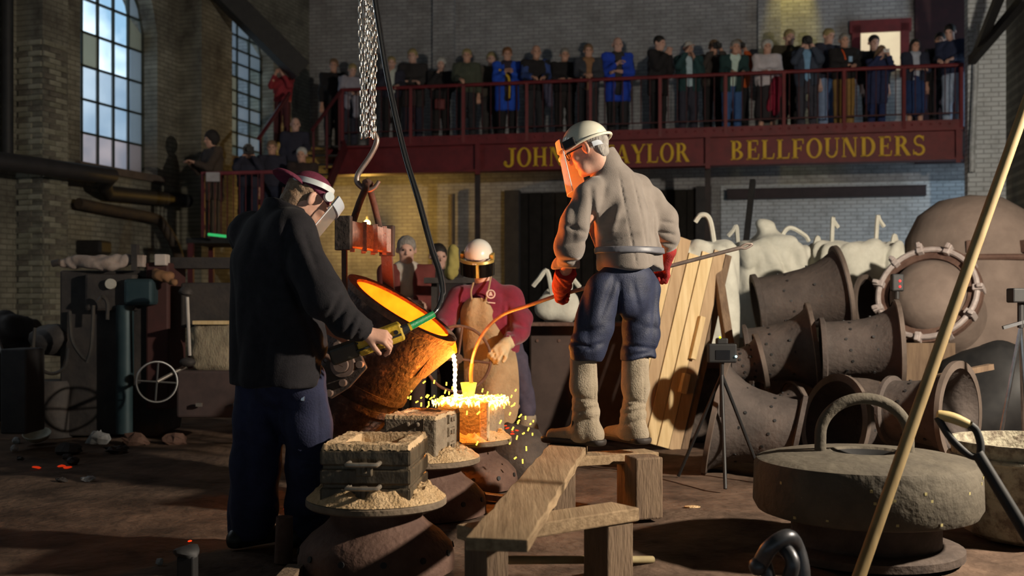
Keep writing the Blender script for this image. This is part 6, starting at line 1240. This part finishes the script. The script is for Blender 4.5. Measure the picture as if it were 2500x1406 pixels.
crowd = [
 (815, 140, R_, (.02, .018, .02), BK, 'brown', 'down', 5, 'person in dark clothes in the shadow at the stair head', {}),
 (858, 150, F_, (.34, .33, .40), (.04, .04, .06), 'lamplit_fair', 'rail', 25, 'fair haired person in pale lilac shirt leaning on the left end of the railing', dict(lean=18, tilt=25)),
 (955, 135, F_, (.03, .03, .05), BK, 'lamplit_fair', ('chin', 'rail'), 10, 'fair haired person in dark navy with a white scarf near the chains', dict(shirt=(.55, .6, .56))),
 (1008, 116, F_, (.04, .036, .038), (.03, .03, .045), 'lamplit_fair', 'cross', -5, 'tall person with hair tinted by yellow light in charcoal coat with clasped hands', dict(coat=.2)),
 (1076, 138, F_, BK, (.03, .025, .025), 'white', ('chin', 'cross'), 5, 'white haired person in black coat holding a hand to the chin', dict(style='fluffy')),
 (1140, 116, F_, (.075, .085, .06), (.03, .03, .035), 'lamplit_fair', ('rail', 'down'), 0, 'person in olive sweater and white collar with one hand on the rail', {}),
 (1200, 124, R_, (.10, .085, .07), (.05, .045, .045), 'lamplit_fair', 'cross', 0, 'fair haired person in grey brown jacket behind the blue jackets', {}),
 (1238, 112, F_, (.02, .09, .58), BK, 'ginger', 'clasp', 5, 'person in bright blue open jacket with a yellow strap', dict(shirt=(.04, .03, .05), coat=.32)),
 (1308, 106, F_, (.016, .016, .018), (.03, .03, .04), 'grey', 'rail', 8, 'balding person in black waistcoat over blue sleeves draping a hand over the rail', dict(style='bald', lean=12, sleeves=(.045, .085, .27))),
 (1378, 114, F_, BK, (.025, .022, .03), 'grey', 'cross', 6, 'grey haired person in black top with folded arms', {}),
 (1436, 104, F_, (.05, .055, .07), (.03, .03, .035), 'brown', ('rail', 'cross'), 3, 'person in dark patterned jacket and brown scarf at the rail', dict(shirt=(.30, .16, .08))),
 (1507, 88, F_, (.02, .07, .55), (.03, .03, .034), 'brown', ('clasp', 'cross'), 4, 'tall bald person in bright blue open jacket over a charcoal shirt', dict(style='bald', shirt=(.05, .05, .045), coat=.25)),
 (1606, 84, F_, (.013, .013, .016), BK, 'dark', 'chin', 50, 'dark haired person in black coat with hands raised together under the chin', dict(coat=.2)),
 (1680, 98, F_, (.02, .06, .065), (.04, .04, .06), 'white', ('camera', 'chin'), 3, 'white haired person in dark teal jacket and pale blue shirt', dict(shirt=(.45, .60, .68), coat=.1, tilt=18)),
 (1742, 94, F_, (.06, .05, .045), BK, 'brown', 'camera', 0, 'brown haired person in dark jacket raising a black camera', {}),
 (1793, 126, F_, (.018, .05, .05), (.05, .12, .30), 'grey', 'rail', 3, 'stooping grey haired person in dark green coat, mint shirt and blue jeans', dict(lean=20, shirt=(.58, .74, .68), coat=.12, tall=1.72)),
 (1800, 93, R_, (.55, .10, .02), BK, 'brown', 'camera', 0, 'person in orange jacket half hidden behind the stooping person', {}),
 (1872, 94, F_, (.62, .58, .62), (.035, .03, .035), 'white', 'cross', -4, 'white haired person in pale flowered blouse and dark skirt', dict(style='fluffy', skirt=True)),
 (1926, 68, R_, (.06, .05, .03), BK, 'lamplit_fair', 'down', 0, 'person in dark clothes under the yellow light behind the gallery front', {}),
 (1970, 84, F_, (.05, .065, .10), (.055, .055, .075), 'dark', 'camera', -12, 'person in slate blue suit and dark cap photographing over the rail', dict(style='cap', shirt=(.22, .42, .66), coat=.1)),
 (2020, 66, R_-.3, (.025, .028, .05), (.24, .33, .52), 'lamplit_fair', 'down', 25, 'fair haired person in navy top and pale blue jeans', {}),
 (2060, 78, F_, (.016, .015, .015), (.32, .19, .06), 'grey', ('cross', 'rail'), -5, 'grey haired person in black sweater, orange lanyard and brown trousers', {}),
 (2148, 104, F_, (.025, .035, .10), (.02, .035, .12), 'brown', 'camera', 0, 'person in navy coat bending over a white phone before the lit window', dict(lean=22, tilt=45, style='long', coat=.35)),
 (2132, 82, R_+.5, BK, BK, 'dark', 'down', 0, 'dark silhouette of a person against the lit office window', {}),
 (2233, 92, F_, (.025, .03, .055), (.02, .045, .14), 'dark', 'cross', -4, 'dark haired person in blue dress and white scarf', dict(style='long', shirt=(.45, .5, .6), skirt=True)),
 (2322, 54, F_, (.022, .03, .07), (.36, .44, .58), 'dark', 'rail', -40, 'dark haired person in navy jacket and light jeans at the end of the railing', dict(lean=14, tilt=25)),
 (2296, 76, R_, BK, BK, 'dark', 'down', -30, 'person in black behind the railing end', {}),
]
random.seed(21); PEO = {}
OFF = {1008: .90, 1076: .85, 1140: .36, 1200: 1.15, 1238: .62, 1378: .74, 1436: .36, 1507: .80, 1680: .55, 1742: 1.0, 1800: 1.45, 1872: .70, 1926: 1.3, 2020: 1.0, 2060: .46, 2132: 1.5, 2296: 1.1}   # distance behind the railing
for i_, (px, yt, off, top, legs, hair, pose, yaw, lab, kw) in enumerate(crowd):
    PEO[px] = spectator(px, yt, bal_d(px, OFF.get(px, off)), GF, top, legs, hair, pose, yaw, lab, **kw)
def wri(px): A = PEO[px][5]; return (A[1][2]+A[-1][2])/2
for px, sz, m, lab in ((1742, (.14, .06, .09), m_dark, 'black camera held by the brown haired spectator'), (1970, (.14, .06, .09), m_dark, 'black camera held by the spectator in the slate suit'), (1800, (.12, .05, .08), m_dark, 'small camera held by the spectator in orange')):
    held('camera', wri(px)+PEO[px][3]*.08+Vector((0, 0, .05)), PEO[px][3], sz, m, lab, 'camera')
held('phone', wri(2148)+PEO[2148][3]*.09+Vector((0, 0, .04)), PEO[2148][3], (.10, .012, .06), mat('phone_white', (.8, .8, .8), rough=.3), 'white phone held over the railing', 'phone')
# small things worn or carried
p_, W, B, f, r, A = PEO[1238]; M().tube(cr([B(.15, .13, 1.30), B(.05, .17, 1.22), B(-.02, .19, 1.12), B(-.02, .16, .80)]), .022, 6).obj('strap', mat('strap_yellow', (.75, .48, .03), rough=.7), p_, smooth=True)
p_, W, B, f, r, A = PEO[2060]; M().tube(cr([B(.06, .05, 1.46), B(.03, .135, 1.36), B(.0, .15, 1.24)]), .013, 6).obj('lanyard', mat('lanyard_orange', (.85, .12, .02), rough=.6), p_, smooth=True); M().box(B(-.08, .15, 1.25), (.06, .01, .09)).obj('badge', mat('badge_blue', (.35, .55, .8), rough=.4), p_)
p_, W, B, f, r, A = PEO[1872]; S = S_(.03); S.cap(B(-.14, .2, .95), B(-.12, .2, .42), .09, .06); S.cap(B(-.10, .2, .9), B(-.02, .2, .5), .07, .06); sobj(S, 'scarf', mat('scarf_crimson', (.34, .02, .05), (.25, .015, .04), .9), p_, .017, fold=.01, fs=30)
p_, W, B, f, r, A = PEO[858]; S = S_(.03); S.cap(B(-.04, .3, 1.0), B(-.05, .3, .65), .07, .06); S.cap(B(.12, .28, 1.0), B(.13, .28, .8), .06, .05); sobj(S, 'scarf', col((.34, .33, .40)), p_, .017, fold=.01, fs=30)
p_, W, B, f, r, A = PEO[1793]; p_, W, B, f, r, A = PEO[1076]; S = S_(.02); S.box(B(.02, .26, .80), (.10, .05, .10), (r, f, Vector((0, 0, 1))), .03); sobj(S, 'handbag', mat('bag_maroon', (.16, .03, .03), rough=.6), p_, .016)
p_, W, B, f, r, A = PEO[1308]; S = S_(.04); S.cap(B(-.18, .30, .98), B(-.22, .28, .66), .09, .07); sobj(S, 'folded_coat', col((.09, .085, .14)), p_, .018, fold=.012, fs=24)
# people on the stair and behind the ladle
G2 = 'spectators on the stair'
spectator(690, 158, 19.3, GF, (.30, .03, .04), (.08, .02, .025), 'brown', 'camera', -5, 'person in red jacket at the top of the stair beside the window', G2, tilt=10)
spectator(520, 318, 16.75, LZ, (.07, .05, .04), (.10, .075, .05), 'dark', 'low', -50, 'person in brown coat and dark hood on the stair landing', G2, style='hood', coat=.3)
held('white_pouch', P(520, 432, 15.95), Vector((0, -1, 0)), (.2, .05, .14), col((.42, .40, .42)), 'pale pouch hanging over the landing rail', 'pouch')
R6 = spectator(606, 348, 16.6, LZ, (.025, .028, .05), NV, 'grey', 'camera', 15, 'grey haired person in navy photographing from the landing', G2, tilt=20)
w6 = (R6[5][1][2]+R6[5][-1][2])/2; held('camera', w6+R6[3]*.09+Vector((0, 0, .05)), R6[3], (.16, .07, .11), m_dark, 'black camera held by the photographer on the landing', 'camera')
spectator(664, 338, 16.9, LZ, (.03, .03, .05), NV, 'brown', 'down', 8, 'brown haired youngster in navy on the landing', G2, tall=1.62)
spectator(721, 284, 17.79, 2.712, (.022, .026, .045), BK, 'grey', ('down', 'rail'), 15, 'bearded bald person in dark navy sweater coming down the stair', G2, style='bald')
spectator(738, 356, 16.55, 2.0, (.04, .025, .022), BK, 'white', 'down', -5, 'white haired person in dark clothes at the top of the lower flight', G2, tall=1.66)
G3 = 'onlookers on the foundry floor'
spectator(992, 558, 10.2, 0, (.16, .035, .03), (.09, .05, .04), 'grey', 'cross', 8, 'onlooker in dull red jacket and white shirt behind the ladle', G3, shirt=(.62, .56, .48), tall=1.86)
spectator(1068, 588, 11.0, 0, (.025, .02, .02), BK, 'dark', 'down', 20, 'onlooker in black behind the hanging cable', G3)
S = S_(.03); a_ = P(1102, 665, 9.6); S.cap(a_, a_+Vector((.02, 0, .2)), .06, .05); sobj(S, 'hanging_glove', mat('glove_olive', (.36, .30, .09), (.28, .22, .06), .9), None, .014, fold=.01, fs=30, label='yellow green leather glove hanging behind the white helmet', cat='glove')
M().box(P(1104, 685, 9.7), (.5, .2, .05)).bar(P(1060, 690, 9.75), (P(1060, 690, 9.75).x, 9.75, 0), .05, .05).bar(P(1145, 690, 9.75), (P(1145, 690, 9.75).x, 9.75, 0), .05, .05).obj('work_rack', m_mach, label='dark tool rack behind the person in burgundy', cat='rack')
